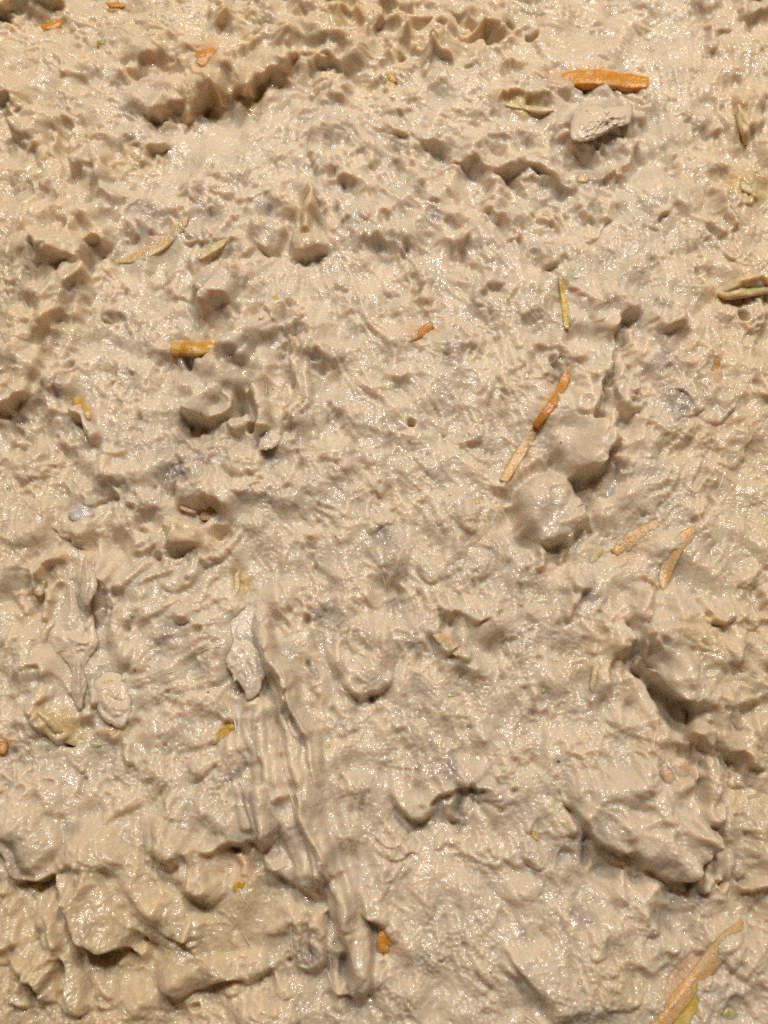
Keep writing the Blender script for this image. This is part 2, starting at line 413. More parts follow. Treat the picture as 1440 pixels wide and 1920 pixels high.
# left ring round the green bit
ridge([(70,1110),(78,1070),(100,1048),(130,1050)], 12, 9); blob(100, 1075, 22, 24, -8, edge=0.7); blob(108, 1105, 10, 10, -12, edge=0.7)
ridge([(30,1100),(45,1140),(60,1150)], 9, 12); ridge([(95,1100),(88,1130),(78,1160)], 12, 10)
step([(60,1280),(90,1262),(130,1290),(150,1330)], 9, D=30); blob(40, 1330, 60, 40, 12, edge=0.8)
ridge([(70,1335),(100,1360),(130,1398)], 12, 15, flat=1.2); step([(75,1350),(100,1375),(122,1402)], 8, D=20); blob(128, 1398, 13, 9, -16, edge=0.6, jit=0.4)
step([(140,1320),(150,1345),(175,1340)], 12, D=24)
step([(186,1368),(215,1385),(232,1375),(245,1340)], 10, D=20, u=1.0, Du=22)
ridge([(240,1385),(238,1410),(246,1440)], 12, 12); step([(232,1362),(248,1360),(250,1320)], 8, D=20)
blob(230, 1190, 8, 8, -10, edge=0.6); step([(275,1165),(282,1185),(270,1200)], 7, D=16)
ridge([(130,1300),(160,1285)], 6, 10); step([(245,1120),(235,1150),(225,1170)], 6, D=20)
smooth(132, 1200, 75, 140, .75); blob(132, 1235, 70, 110, -9, edge=.9); smooth(212, 1315, 50, 60, .7); smooth(462, 1225, 60, 100, .7); blob(450, 1290, 50, 40, -8, edge=.9); smooth(1130, 235, 75, 45, .6)
# flake side, ropes flowing down
step([(418,1290),(440,1300),(462,1318),(490,1300),(510,1265)], 8, D=20, u=1.2, Du=30)
for (pts, h, w) in [([(478,1130),(500,1200),(530,1260),(552,1330),(570,1400)],14,12),([(500,1180),(512,1250),(530,1330),(548,1420),(560,1500)],12,11),
  ([(490,1310),(500,1380),(515,1450),(540,1520)],14,14),([(530,1240),(560,1320),(590,1420),(600,1480)],10,10),([(468,1330),(465,1390),(480,1440)],9,13),
  ([(560,1440),(585,1520),(600,1590),(620,1660),(650,1720),(672,1770),(676,1840),(668,1900)],20,15),([(600,1560),(620,1610),(640,1650)],9,10),
  ([(484,1465),(492,1520),(500,1588)],20,15),([(470,1470),(462,1520),(470,1560)],10,10),([(530,1480),(560,1550),(580,1620),(592,1672)],20,22),
  ([(640,1660),(650,1750),(640,1800)],10,10),([(700,1560),(690,1650),(720,1720)],6,14)]:
    ridge(pts, h * 1.05, w * 1.45, flat=1.1, taper=0.12)
    for q_ in spline(pts, 3): smooth(q_[0], q_[1], w * 1.8, w * 1.8, .55)
for (pts, h, w) in [([(478,1120),(505,1220),(538,1330),(572,1450),(604,1570),(642,1670),(676,1770),(682,1870)],19,21),([(462,1290),(484,1390),(500,1490),(512,1592)],15,20),([(522,1215),(565,1345),(606,1480),(640,1590),(668,1690)],12,14)]:
    ridge(pts, h * .75, w, flat=1.0, taper=.1)
    for q_ in spline(pts, 3): smooth(q_[0], q_[1], w * 1.7, w * 1.7, .75)
spike(498, 1588, 14, 10, (1, 8))
step([(448,1060),(436,1090),(440,1125),(425,1150)][::-1], 8, D=24)
blob(576, 1165, 9, 15, -16, rot=25, edge=0.6, jit=0.4); step([(563,1150),(578,1152),(585,1168)], 9, D=16, jit=0.5)
mound(682, 1226, 62, 80, 20, groove=.3, lean=(0, 4), flat=3); step([(630,1288),(655,1300),(690,1302),(722,1286),(735,1262)], 14, D=34, u=0.4)
step([(560,1215),(566,1250),(578,1290),(590,1300)], 8, D=20)
step([(620,1065),(610,1100),(590,1130)], 8, D=30); step([(640,955),(660,972),(690,985)], 7, D=30)
# middle
blob(770, 793, 9, 8, -24, edge=0.7, dome=0, jit=0.2); smooth(770, 793, 24, 22, 0.5)
step([(716,706),(738,712),(762,712),(776,690)], 12, D=24, u=0.6, Du=14, jit=0.5)
step([(685,450),(705,462),(728,465),(738,480)], 13, D=30, u=0.6)
step([(745,512),(760,520),(775,542)], 9, D=24); step([(770,560),(795,575),(818,572)], 9, D=26); step([(620,610),(640,600),(680,585)], 6, D=24)
step([(990,640),(1012,658),(1045,668),(1080,670),(1100,655)], 13, D=40, u=0.5, Du=18)
step([(965,540),(980,565),(990,598)], 8, D=26); step([(940,620),(962,632),(960,648)], 8, D=20); step([(925,700),(945,725),(950,750)], 8, D=30)
step([(860,820),(885,835),(905,828)], 7, D=22); step([(890,720),(905,740),(922,742)], 7, D=22)
step([(640,770),(655,790),(672,795)], 6, D=20); blob(950, 545, 20, 22, 9, edge=0.7)
# right of middle: lip running down
step([(1200,575),(1185,585),(1165,602),(1142,634),(1148,660),(1134,700),(1122,740),(1116,775),(1112,800),(1130,828),(1146,838),(1115,868),(1085,906)][::-1], 32, D=65, u=0.55, Du=26, over=0.5, taper=0.06, ter=.15, jit=.7)
blob(1092, 828, 62, 66, 12, rot=50, edge=0.8); smooth(1085, 820, 60, 55, 0.6)
blob(1128, 782, 14, 20, -18, edge=0.7, jit=0.4); blob(1152, 632, 14, 20, -16, rot=20, edge=0.7, jit=0.5); blob(1176, 684, 8, 6, -14, edge=0.6, jit=0.3)
spike(1188, 582, 18, 14, (6, -3)); spike(1146, 836, 18, 10, (8, 2))
ridge([(1152,640),(1160,690),(1148,745),(1140,790)], 10, 13); ridge([(1100,690),(1090,740),(1105,790)], 9, 18)
ridge([(1228,622),(1252,615),(1285,592)], 12, 12); step([(1195,640),(1215,632),(1245,628),(1290,600)], 10, D=24, u=0.5)
blob(1395, 590, 12, 11, -24, edge=0.6, dome=0, jit=0.2); step([(1345,548),(1375,556),(1410,552),(1450,545)], 10, D=30); ridge([(1345,540),(1390,548),(1440,538)], 9, 12)
step([(1300,900),(1312,915),(1330,905),(1345,880)], 10, D=26, u=0.7); ridge([(1325,850),(1316,880),(1300,920)], -9, 8)
step([(1380,735),(1400,745),(1440,742)], 9, D=26); step([(1200,800),(1222,815),(1232,835)], 9, D=26); step([(1185,720),(1200,745),(1212,742)], 8, D=22)
step([(1200,840),(1212,850),(1228,842)], 9, D=20); step([(1250,670),(1280,690),(1310,690)], 7, D=26); step([(1345,760),(1360,800),(1355,840)], 7, D=26)
# pale ball
mound(1030, 955, 66, 70, 40, groove=.55, lean=(0, 7), jit=0.7, flat=3); smooth(1032, 945, 52, 56, 0.75)
step([(948,915),(962,960),(972,1010),(990,1030)], 10, D=18, u=0.9, Du=26); step([(975,1015),(1005,1042),(1040,1046),(1075,1020),(1092,985),(1100,950)], 18, D=30, u=0.5, Du=24)
ridge([(1012,1010),(1014,1040),(1006,1070)], 9, 10); ridge([(1070,1000),(1056,1040),(1050,1062)], 11, 7)
blob(1095, 900, 22, 14, -14, rot=-40, edge=0.7); spike(945, 900, 18, 12, (-2, 6)); blob(950, 922, 24, 14, -12, edge=0.7)
blob(1092, 1002, 12, 8, -12, edge=0.6); ridge([(1072,1062),(1085,1090),(1100,1110)], 14, 18)
step([(1045,1075),(1058,1110),(1068,1150)], 8, D=26); step([(1140,1110),(1138,1150),(1128,1180)], 8, D=26)
# right mass with deep hollow
blob(1320, 1235, 120, 120, 14, edge=0.7)
step([(1188,1092),(1184,1125),(1186,1160),(1196,1190)], 18, D=34, u=0.8, Du=16, jit=0.5)
ridge([(1212,1110),(1205,1140),(1202,1168)], 12, 11); spike(1200, 1088, 14, 14, (4, -8)); ridge([(1196,1090),(1215,1095),(1235,1104)], 10, 5)
ridge([(1215,1140),(1212,1170),(1218,1200)], 12, 8)
blob(1178, 1190, 24, 13, 10, edge=0.6, rot=15)
step([(1205,1165),(1203,1200),(1212,1232),(1228,1262),(1250,1288),(1275,1302),(1290,1312),(1296,1338),(1288,1368),(1278,1385)], 46, D=80, u=0.6, Du=30, over=0.6, taper=0.06, w=4, jit=0.5, ter=.08)
blob(1242, 1312, 24, 62, -26, rot=-35, edge=0.8)
smooth(1240, 1310, 40, 70, 0.85, -35)
step([(1150,1190),(1168,1230),(1198,1272),(1225,1335),(1262,1380)][::-1], 8, D=40, u=0.3, over=0.1)
ridge([(1204,1236),(1216,1256),(1236,1282),(1262,1300)], 24, 10); spike(1204, 1236, 14, 18, (-6, -10)); blob(1226, 1252, 14, 7, -16, rot=20, edge=0.6, jit=0.3)
ridge([(1285,1310),(1283,1345),(1286,1372)], 12, 8)
step([(1240,1308),(1300,1318),(1360,1325),(1405,1325),(1426,1300),(1424,1280)], 7, D=50, u=0.3, Du=30)
step([(1415,1345),(1428,1310),(1424,1282),(1400,1278)], 12, D=34)
ridge([(1310,1340),(1318,1400),(1330,1460),(1335,1520),(1342,1560)], 20, 20, flat=1.3); ridge([(1285,1380),(1295,1430),(1310,1470)], 9, 14)
step([(1340,1450),(1370,1418),(1410,1412),(1450,1430)][::-1], 4, D=20, u=0.5)
blob(1375, 1440, 34, 30, -12, edge=0.8); step([(1350,1430),(1385,1418),(1440,1440)], 14, D=34, u=0.7)
blob(1278, 1452, 40, 38, 14, rot=30, edge=0.5); step([(1250,1480),(1280,1496),(1308,1478)], 9, D=26); ridge([(1312,1420),(1312,1470),(1318,1520)], -12, 7)
step([(1412,1110),(1420,1140),(1415,1165),(1440,1168)], 10, D=26, u=1.0, Du=30); blob(1432, 1130, 14, 30, -18, edge=0.7); spike(1410, 1132, 14, 14)
# pit with an orange strip
blob(868, 1205, 54, 42, -17, rot=20, edge=0.75, jit=0.8)
step([(808,1215),(812,1185),(828,1160),(850,1150),(880,1158)][::-1], -1, D=10)
step([(815,1196),(830,1162),(856,1152),(890,1160),(925,1180),(936,1210)], 14, D=34, u=0.5, Du=24, over=0.3)
ridge([(814,1194),(838,1208),(860,1225),(885,1238)], 14, 13); blob(853, 1222, 9, 8, -20, edge=0.6, jit=0.2); spike(890, 1252, 16, 10, (2, 4))
step([(715,1090),(735,1100),(752,1112),(768,1110)], 14, D=40, u=0.6, Du=20, jit=0.5); blob(735, 1050, 40, 50, 7, rot=55, edge=0.8)
step([(960,1310),(985,1335),(1000,1330)], 9, D=26); step([(1000,1340),(1025,1325),(1042,1345)], 9, D=26); step([(1080,1405),(1100,1425),(1115,1430)], 9, D=28); step([(1035,1370),(1052,1400),(1056,1420)], 8, D=24)
step([(560,1000),(590,1010),(612,1005)], 7, D=24)
# near left
step([(-30,1540),(10,1590),(35,1636),(70,1648),(105,1640),(128,1680),(140,1715),(165,1748),(205,1772),(245,1795),(285,1812)], 29, D=80, u=0.6, Du=34, over=0.4, taper=0.06, ter=.12)
ridge([(25,1470),(45,1530),(75,1580),(100,1620)], 18, 40); ridge([(145,1660),(180,1700),(215,1740),(240,1770)], 17, 42); smooth(70, 1560, 60, 90, .6, 60); smooth(195, 1710, 60, 70, .6, 50); ridge([(160,1560),(260,1640),(330,1720),(420,1770)], 12, 36); ridge([(300,1560),(350,1620),(380,1680)], 10, 28); ridge([(280,1845),(360,1830),(440,1810),(520,1800)], 12, 26); smooth(420, 1730, 120, 60, .5)
ridge([(80,1440),(100,1490),(108,1540)], 8, 22); blob(40, 1490, 20, 12, -14, edge=0.7); blob(90, 1458, 16, 10, -10, edge=0.7)
ridge([(160,1450),(158,1480),(152,1500)], -9, 8); step([(100,1628),(140,1622),(180,1630)], 10, D=30)
for (pts, h, w) in [([(10,1650),(18,1720),(20,1790)],14,24),([(85,1690),(100,1750),(90,1800),(60,1850)],16,22),([(115,1700),(128,1780),(140,1850),(150,1910)],16,20),([(50,1790),(40,1840),(45,1900)],14,22),([(180,1800),(195,1850),(200,1900)],10,28)]:
    ridge(pts, h, w, flat=1.1)
step([(20,1810),(50,1822),(72,1840),(75,1880)], 16, D=30, u=0.8)
step([(70,1750),(90,1770),(110,1800)], 10, D=20); ridge([(105,1800),(118,1850),(135,1880)], -12, 9)
step([(270,1862),(310,1868),(360,1856),(400,1842),(440,1836),(480,1842),(510,1828),(545,1812)], 17.5, D=60, u=0.5, Du=20, over=0.4, ter=.1)
step([(210,1635),(250,1622),(300,1610),(340,1612)], 8, D=40, u=0.3); step([(250,1590),(285,1600),(305,1650),(320,1700)], 7, D=40)
step([(370,1602),(410,1592),(450,1578),(490,1574),(506,1592)], 21, D=50, u=0.8, Du=28, ter=.15)
blob(462, 1622, 48, 42, -16, edge=0.8); ridge([(440,1600),(455,1625),(450,1650)], 10, 10); blob(440, 1594, 12, 8, -14, edge=0.6, jit=0.3)
step([(500,1600),(520,1640),(560,1665),(605,1680)], 16, D=40, u=0.6, Du=20)
ridge([(605,1690),(592,1740),(585,1800),(592,1828)], 22, 22, flat=1.5, taper=0.2); ridge([(568,1720),(570,1780),(578,1820)], -14, 9)
blob(642, 1812, 10, 30, -22, rot=8, edge=0.7, jit=0.4); blob(640, 1770, 12, 16, -10, edge=0.7)
step([(350,1640),(375,1680),(388,1700)], 8, D=26); step([(250,1740),(262,1778),(240,1790)], 10, D=24)
ridge([(330,1480),(305,1540),(300,1580)], 7, 10); step([(300,1500),(318,1530),(350,1545)], 9, D=30); step([(330,1640),(350,1660),(345,1690)], 8, D=24)
ridge([(270,1490),(230,1520),(180,1545)], 7, 12); step([(250,1450),(275,1455),(300,1440)], 7, D=24)
blob(362, 1893, 10, 9, -16, edge=0.5, dome=0, jit=0.1); blob(362, 1893, 19, 17, 5, edge=0.5, jit=0.1); smooth(362, 1893, 24, 22, 0.9)
blob(542, 1804, 6, 6, -14, edge=0.6, dome=0, jit=0.1); smooth(542, 1804, 14, 14, 0.7)
blob(40, 1700, 60, 30, -9, rot=40, edge=0.9)
step([(530,1880),(580,1868),(620,1850),(680,1862)], 10, D=40)
# near right
step([(728,1488),(745,1505),(782,1526),(802,1518),(815,1500),(842,1484),(885,1474),(935,1480)], 22, D=50, u=0.6, Du=24, over=0.4, ter=.1)
step([(1040,1492),(1055,1505),(1072,1525),(1090,1555),(1112,1575),(1150,1596),(1192,1600),(1215,1622),(1245,1642),(1290,1646),(1314,1622),(1335,1580),(1342,1555)], 31, D=95, u=0.5, Du=36, over=0.4, taper=0.07, ter=.15, jit=.8)
blob(1200, 1530, 135, 85, 16, rot=30, edge=0.9); blob(1260, 1590, 60, 50, 8, rot=30, edge=.9)
ridge([(1048,1500),(1062,1540),(1080,1570)], 11, 9); step([(1052,1565),(1070,1575),(1080,1570),(1070,1540)], 10, D=18)
blob(1298, 1660, 14, 16, -20, edge=0.7, jit=0.4); blob(1350, 1655, 24, 12, -20, rot=-10, edge=0.7, jit=0.4); blob(1400, 1640, 14, 12, -14, edge=0.7)
ridge([(1325,1600),(1330,1650),(1322,1680)], 14, 11); ridge([(1352,1640),(1350,1668)], 12, 5, taper=0.05); ridge([(1385,1660),(1420,1658),(1450,1650)], 12, 12)
step([(1210,1700),(1225,1710),(1232,1740),(1222,1765)][::-1], 12, D=34); step([(1140,1660),(1165,1685),(1180,1680)], 10, D=30); step([(1230,1700),(1270,1712),(1330,1700),(1390,1690)], 8, D=30, over=0.2)
step([(870,1600),(905,1618),(940,1612)], 8, D=30); step([(905,1580),(950,1610),(980,1635)], 9, D=34)
step([(940,1765),(952,1795),(975,1830),(1005,1865),(1045,1925)], 16, D=55, u=0.3, Du=20, over=0.35)
step([(1080,1710),(1100,1725),(1120,1715)], 8, D=26); step([(880,1650),(900,1640),(925,1650)], 7, D=22); step([(1190,1800),(1225,1820),(1260,1810)], 8, D=30)
step([(1340,1900),(1370,1880),(1410,1890)], 10, D=30); step([(1370,1790),(1390,1830),(1420,1850)], 10, D=30)
blob(1370, 1905, 30, 24, -10, edge=0.8)
ridge([(1400,1730),(1350,1785),(1300,1845),(1255,1915)], 8, 20)

for a in [(1082,272,26,13,15),(1150,252,28,15,15),(1192,226,16,22,13),(1070,225,14,22,10),(446,1138,14,20,11),(507,1195,11,34,11),(178,1300,11,24,11),(247,1345,11,18,10),(92,1175,12,24,10),(178,1150,12,22,9)]:
    mound(*a, groove=.1, jit=1.3, flat=2)
rr = np.random.default_rng(5)
def rug_at(u_, v_):
    x, y = plane(u_, v_)
    return float(RUG[int(np.clip((y - GY0) / G, 0, NY - 1)), int(np.clip((x - GX0) / G, 0, NX - 1))])
made = 0
KEEP = [(495,1190,75),(520,1300,85),(545,1420,85),(575,1530,85),(620,1640,75),(668,1770,70),(500,1500,60),(1030,955,110),(980,850,70),(1200,1540,170),(1130,235,100),(460,1220,110),(135,1180,100),(212,1310,70),(430,710,120),(682,1226,110),(1200,1000,80),(1270,1040,70),(360,660,60),(1100,155,120),(1090,820,90),(290,460,80),(1240,1310,90),(574,436,60),(500,438,50),(408,545,70)]
while made < 230:
    u_, v_ = rr.uniform(-60, 1500), rr.uniform(-60, 1980)
    if any((u_ - a) ** 2 + (v_ - b_) ** 2 < c_ * c_ for a, b_, c_ in KEEP): continue
    if rr.random() > rug_at(u_, v_) ** 1.5: continue
    q = rr.uniform(11, 30)
    far = 0.55 if v_ < 330 else 1.0
    mound(u_, v_, q * rr.uniform(.75, 1.1), q * rr.uniform(.9, 1.5), far * q * rr.uniform(.28, .55), rot=rr.uniform(-35, 35), groove=.12, lean=(rr.uniform(-3, 3), far * q * rr.uniform(.05, .25)), jit=1.5, flat=2)
    made += 1
made = 0
while made < 110:
    u_, v_ = rr.uniform(-60, 1500), rr.uniform(-60, 1980)
    if rr.random() > rug_at(u_, v_) ** 2: continue
    q = rr.uniform(9, 20)
    spike(u_, v_, q, q * rr.uniform(.5, 1.1), (rr.uniform(-6, 6), rr.uniform(-4, 12)))
    made += 1
for k in range(46):
    u_, v_ = rr.uniform(0, 1440), rr.uniform(300, 1900)
    q = rr.uniform(4, 8); blob(u_, v_, q, q * rr.uniform(.7, 1.2), -q * 1.3, edge=.7, dome=0, jit=.4)

# ------------------------------------------------------------------ stains and tints of the paste, with some light and shade painted in
for (a, b_, ru, rv, k, r_) in [(500,388,15,14,1,0),(325,892,46,24,1,0),(742,1040,24,50,.35,-35),(580,1258,15,26,.85,20),(265,392,32,26,.55,0),(385,545,18,40,.5,10),(800,1808,16,14,.6,0),(1095,1712,30,22,.6,0),  # grey flesh; the patch left on the rounded lump paints in its shading
   (1130,235,70,48,.55,-15),(1236,572,24,16,.7,0),(1155,180,14,14,.3,0),(555,1350,14,44,.5,-15),(1120,480,30,20,.4,0),(850,1430,14,26,.7,0),(810,1450,60,30,.35,0),(470,1215,40,70,.3,10),(310,1200,16,16,.5,0),(318,1190,20,18,.5,0),
   (640,1250,16,40,.4,0),(1265,690,30,40,.3,20),(520,650,30,40,.35,0),(400,790,70,40,.25,0),(350,850,60,50,.35,0),(210,810,30,30,.2,0),(470,935,14,14,.5,0),(560,800,20,60,.3,0),(990,1745,22,14,.35,0),(1150,1780,30,24,.4,0),(500,60,40,24,.45,0),
   (1415,330,20,14,.4,0),(1070,295,40,24,.3,0),(345,700,20,30,.3,0),(1345,1060,18,12,.3,0),(50,360,40,14,.3,0),(730,300,30,40,.3,0),(960,1200,40,20,.2,0),(130,640,30,20,.2,0),(1000,470,40,24,.3,0),(1180,1390,60,40,.2,0),(660,1180,50,30,.25,0),(100,1020,60,20,.2,0)]:
    stain(GREY, a, b_, ru * .85, rv * .85, k * .75, r_, soft=.45)
rg = np.random.default_rng(9)
for k_ in range(34):
    stain(GREY, rg.uniform(30, 1410), rg.uniform(200, 1880), rg.uniform(8, 22), rg.uniform(12, 34), rg.uniform(.3, .65), rg.uniform(-40, 40), soft=.5)
for (a, b_, ru, rv, k, r_) in [(0,300,200,500,.26,0),(200,1800,380,260,.36,0),(1440,500,160,700,.28,0),(1440,1400,120,400,.26,0),(500,40,700,130,.28,0),(60,1000,120,260,.2,0),(1400,350,46,40,.8,0),(1310,1200,70,50,.4,0),(300,1790,180,90,.4,0),(70,1840,90,90,.45,0),(120,1360,50,24,.8,40),(350,1010,60,40,.35,0),(445,1085,10,30,.9,0),(700,160,60,30,.3,0),(420,170,120,40,.5,-10),(570,420,26,50,.5,0),(1390,230,30,60,.6,0),  # wide edge patches paint a warm light falloff; smaller ones are yellow paste
   (1110,1230,60,50,.35,0),(90,600,90,60,.3,0),(960,200,60,12,.8,5),(1370,545,60,16,.7,0),(1300,820,80,40,.3,0),(60,300,80,60,.3,0),(440,1700,90,60,.4,0),(1160,1830,60,60,.25,0),(700,60,250,50,.35,0),(240,310,60,30,.4,0),(150,440,60,40,.3,0),(1350,1380,80,50,.3,0),(900,1000,50,30,.2,0),(1400,1480,40,60,.3,0),(250,1620,80,40,.3,0)]:
    stain(YEL, a, b_, ru, rv, k, r_)
for (a, b_, ru, rv, k, r_) in [(388,105,30,34,.8,0),(98,48,24,16,.6,0),(215,10,24,16,.6,0),(1040,155,40,22,.55,0),(790,620,40,18,.6,-35),(370,950,50,16,.25,0),(340,1010,40,20,.15,0),(410,995,20,10,.25,0),(1272,1440,34,40,.45,30),(1225,1390,40,40,.25,30),(725,1762,26,24,.7,0),(305,440,60,16,.55,-50),(290,130,40,14,.45,0),
   (1345,685,12,26,.6,20),(460,1630,44,40,.4,0),(1200,1010,60,24,.5,-30),(1290,1830,90,24,.6,-52),(160,770,18,30,.5,-30),(975,850,16,50,.4,25),(1030,745,16,60,.4,28),(5,1395,18,16,.8,0),(1370,800,40,20,.35,0),(1130,1850,10,30,.2,0),(840,1205,30,18,.3,30),(440,175,90,12,.4,-8),(1090,155,110,24,.4,2),(415,1375,34,16,.4,-35),(215,1372,24,8,.8,10),
   (365,660,60,26,.45,0),(330,215,40,16,.4,-20),(545,140,30,10,.5,-20),(1440,1610,14,24,.4,0),(480,790,14,14,.6,0)]:
    stain(ORA, a, b_, ru * .9, rv * .9, k * .6, r_)  # tint round the carrot bits, also under overhanging lips and in hollows

OIL = np.full_like(H, 0.40)
for (a, b_, ru, rv, k, r_) in [(800,470,240,150,1,15),(1000,560,140,90,.9,0),(720,820,200,150,1,60),(300,1180,110,80,1,0),(850,1430,220,130,1,0),(1050,1780,180,120,1,0),(130,1480,140,90,.9,0),(100,1680,120,120,.9,0),(320,1720,220,90,.9,0),
   (470,1210,50,90,.9,0),(1000,980,80,60,.8,0),(1380,930,80,100,.8,0),(1300,1240,120,100,.9,0),(1200,1500,150,70,.8,20),(600,1750,120,160,.9,0),(900,1650,160,90,.9,30),(680,1230,80,80,.8,0),(1070,290,80,60,.9,0),(250,310,60,40,.8,0),(60,700,60,60,.8,0),(440,690,80,90,.8,0),
   (1040,90,80,50,.7,0),(1140,80,60,60,.7,0),(300,1350,130,80,.8,0),(560,640,60,60,.8,0),(130,1200,60,130,.8,0),(1330,350,60,60,.7,0),(1300,700,90,90,.7,0)]:
    stain(OIL, a, b_, ru, rv, k, r_, soft=0.8)

# ------------------------------------------------------------------ put the relief together
sec = np.sqrt(1 + ((Y - CY) / CH) ** 2)                # how much a pixel stretches lengthways on the far side
Hs = blur(H, 0.002)
PH = blur(PH, 0.00016)
Z = H * (1 - 0.75 * FLAT) + Hs * 0.75 * FLAT + PH * S
fine = 0.000028 * tiny + 0.000022 * streak_f + 0.000050 * (1 + 0.75 * np.clip(1 - RUG / .9, 0, 1)) * np.maximum(pim, -0.5)
fine += 0.000012 * grain
Z += 1.25 * fine * (1 - 0.5 * FLAT) * (0.5 + 0.6 * calm)
lean = blur(Z, 0.0005) - blur(Z, 0.0035)
DX = OX * S
DY = -OY * S * sec - 0.22 * np.maximum(lean, -0.0003)
# shore up: keep sideways push gentle where the relief is shallow
DX = blur(DX, 0.00030); DY = blur(DY, 0.00030)
print("fields", round(time.time() - T0, 1))

def height(px, py):
    x, y = plane(px, py)
    return samp(ZS, x, y)
ZS = blur(Z, 0.0007)

# ------------------------------------------------------------------ materials
def mat(name):
    m = bpy.data.materials.new(name); m.use_nodes = True
    return m, m.node_tree.nodes, m.node_tree.links, m.node_tree.nodes['Principled BSDF']
def paste_mat(name, base, alt, masks=True, bump=1.0, sss=1.0):
    m, N, L, P = mat(name)
    tc = N.new('ShaderNodeTexCoord')
    def noise(scale, detail=3, rough=.55):
        n = N.new('ShaderNodeTexNoise'); n.inputs['Scale'].default_value = scale; n.inputs['Detail'].default_value = detail; n.inputs['Roughness'].default_value = rough
        L.new(tc.outputs['Object'], n.inputs['Vector']); return n
    def ramp(src, a, b, ca=(0,0,0,1), cb=(1,1,1,1)):
        r = N.new('ShaderNodeValToRGB'); r.color_ramp.elements[0].position = a; r.color_ramp.elements[1].position = b
        r.color_ramp.elements[0].color = ca; r.color_ramp.elements[1].color = cb
        L.new(src, r.inputs['Fac']); return r.outputs['Color']
    def mix(fac, a, b):
        x = N.new('ShaderNodeMix'); x.data_type = 'RGBA'
        if isinstance(fac, float): x.inputs['Factor'].default_value = fac
        else: L.new(fac, x.inputs['Factor'])
        for v, i in ((a, 6), (b, 7)):
            if isinstance(v, tuple): x.inputs[i].default_value = v
            else: L.new(v, x.inputs[i])
        return x.outputs[2]
    def attr(n):
        a = N.new('ShaderNodeAttribute'); a.attribute_name = n; return a.outputs['Fac']
    c = mix(ramp(noise(95, 3).outputs['Fac'], .38, .66), base, alt)
    c = mix(ramp(noise(240, 2).outputs['Fac'], .56, .74, cb=(.5,.5,.5,1)), c, (0.64, 0.525, 0.405, 1))
    c = mix(ramp(noise(150, 2).outputs['Color'], .55, .75, cb=(.6,.6,.6,1)), c, (0.47, 0.43, 0.37, 1))
    if masks:
        c = mix(attr('yellowing'), c, (0.60, 0.43, 0.20, 1))
        c = mix(attr('grey_flesh_and_shade'), c, (0.27, 0.225, 0.20, 1))
        c = mix(attr('orange_tint'), c, (0.58, 0.25, 0.07, 1))
    # scattered pepper-like specks
    v = N.new('ShaderNodeTexVoronoi'); v.inputs['Scale'].default_value = 210; L.new(tc.outputs['Object'], v.inputs['Vector'])
    sp = N.new('ShaderNodeMath'); sp.operation = 'LESS_THAN'; L.new(v.outputs['Distance'], sp.inputs[0]); sp.inputs[1].default_value = 0.07
    sepc = N.new('ShaderNodeSeparateColor'); L.new(v.outputs['Color'], sepc.inputs[0])
    few = N.new('ShaderNodeMath'); few.operation = 'GREATER_THAN'; L.new(sepc.outputs[0], few.inputs[0]); few.inputs[1].default_value = 0.80
    both = N.new('ShaderNodeMath'); both.operation = 'MULTIPLY'; L.new(sp.outputs[0], both.inputs[0]); L.new(few.outputs[0], both.inputs[1])
    half = N.new('ShaderNodeMath'); half.operation = 'MULTIPLY'; L.new(both.outputs[0], half.inputs[0]); half.inputs[1].default_value = 0.7
    c = mix(half.outputs[0], c, mix(ramp(sepc.outputs[1], .45, .55), (0.20, 0.11, 0.05, 1), (0.33, 0.23, 0.08, 1)))
    L.new(c, P.inputs['Base Color'])
    rr = ramp(noise(120, 3).outputs['Fac'], .35, .7, (.30,.30,.30,1), (.50,.50,.50,1))
    L.new(rr, P.inputs['Roughness'])
    P.inputs['Specular IOR Level'].default_value = 0.45
    cw = ramp(noise(90, 3).outputs['Fac'], .38, .62, (.25,.25,.25,1), (1,1,1,1))
    if masks:
        mm = N.new('ShaderNodeMath'); mm.operation = 'MULTIPLY'; L.new(cw, mm.inputs[0]); L.new(attr('oily'), mm.inputs[1]); cw = mm.outputs[0]
    else:
        mm = N.new('ShaderNodeMath'); mm.operation = 'MULTIPLY'; L.new(cw, mm.inputs[0]); mm.inputs[1].default_value = .45; cw = mm.outputs[0]
    L.new(cw, P.inputs['Coat Weight'])
    P.inputs['Coat Roughness'].default_value = 0.06
    P.inputs['Coat IOR'].default_value = 1.5
    P.inputs['Subsurface Weight'].default_value = sss
    P.inputs['Subsurface Radius'].default_value = (1.0, 0.62, 0.36)
    P.inputs['Subsurface Scale'].default_value = 0.0025
    b1 = N.new('ShaderNodeBump'); b1.inputs['Strength'].default_value = 0.45 * bump; b1.inputs['Distance'].default_value = 0.00030
    L.new(noise(1000, 1, .5).outputs['Fac'], b1.inputs['Height'])
    b2 = N.new('ShaderNodeBump'); b2.inputs['Strength'].default_value = 0.35 * bump; b2.inputs['Distance'].default_value = 0.00020
    L.new(noise(2000, 0, .5).outputs['Fac'], b2.inputs['Height']); L.new(b1.outputs[0], b2.inputs['Normal'])
    L.new(b2.outputs[0], P.inputs['Normal']); L.new(b2.outputs[0], P.inputs['Coat Normal'])
    return m
CREAM, CREAM2 = (0.692, 0.577, 0.436, 1), (0.595, 0.505, 0.39, 1)
M_paste = paste_mat("fish_paste", CREAM, CREAM2)
M_flake = paste_mat("coated_fish_flake", (0.64, 0.535, 0.405, 1), (0.56, 0.475, 0.37, 1), False, 0.8, .05)
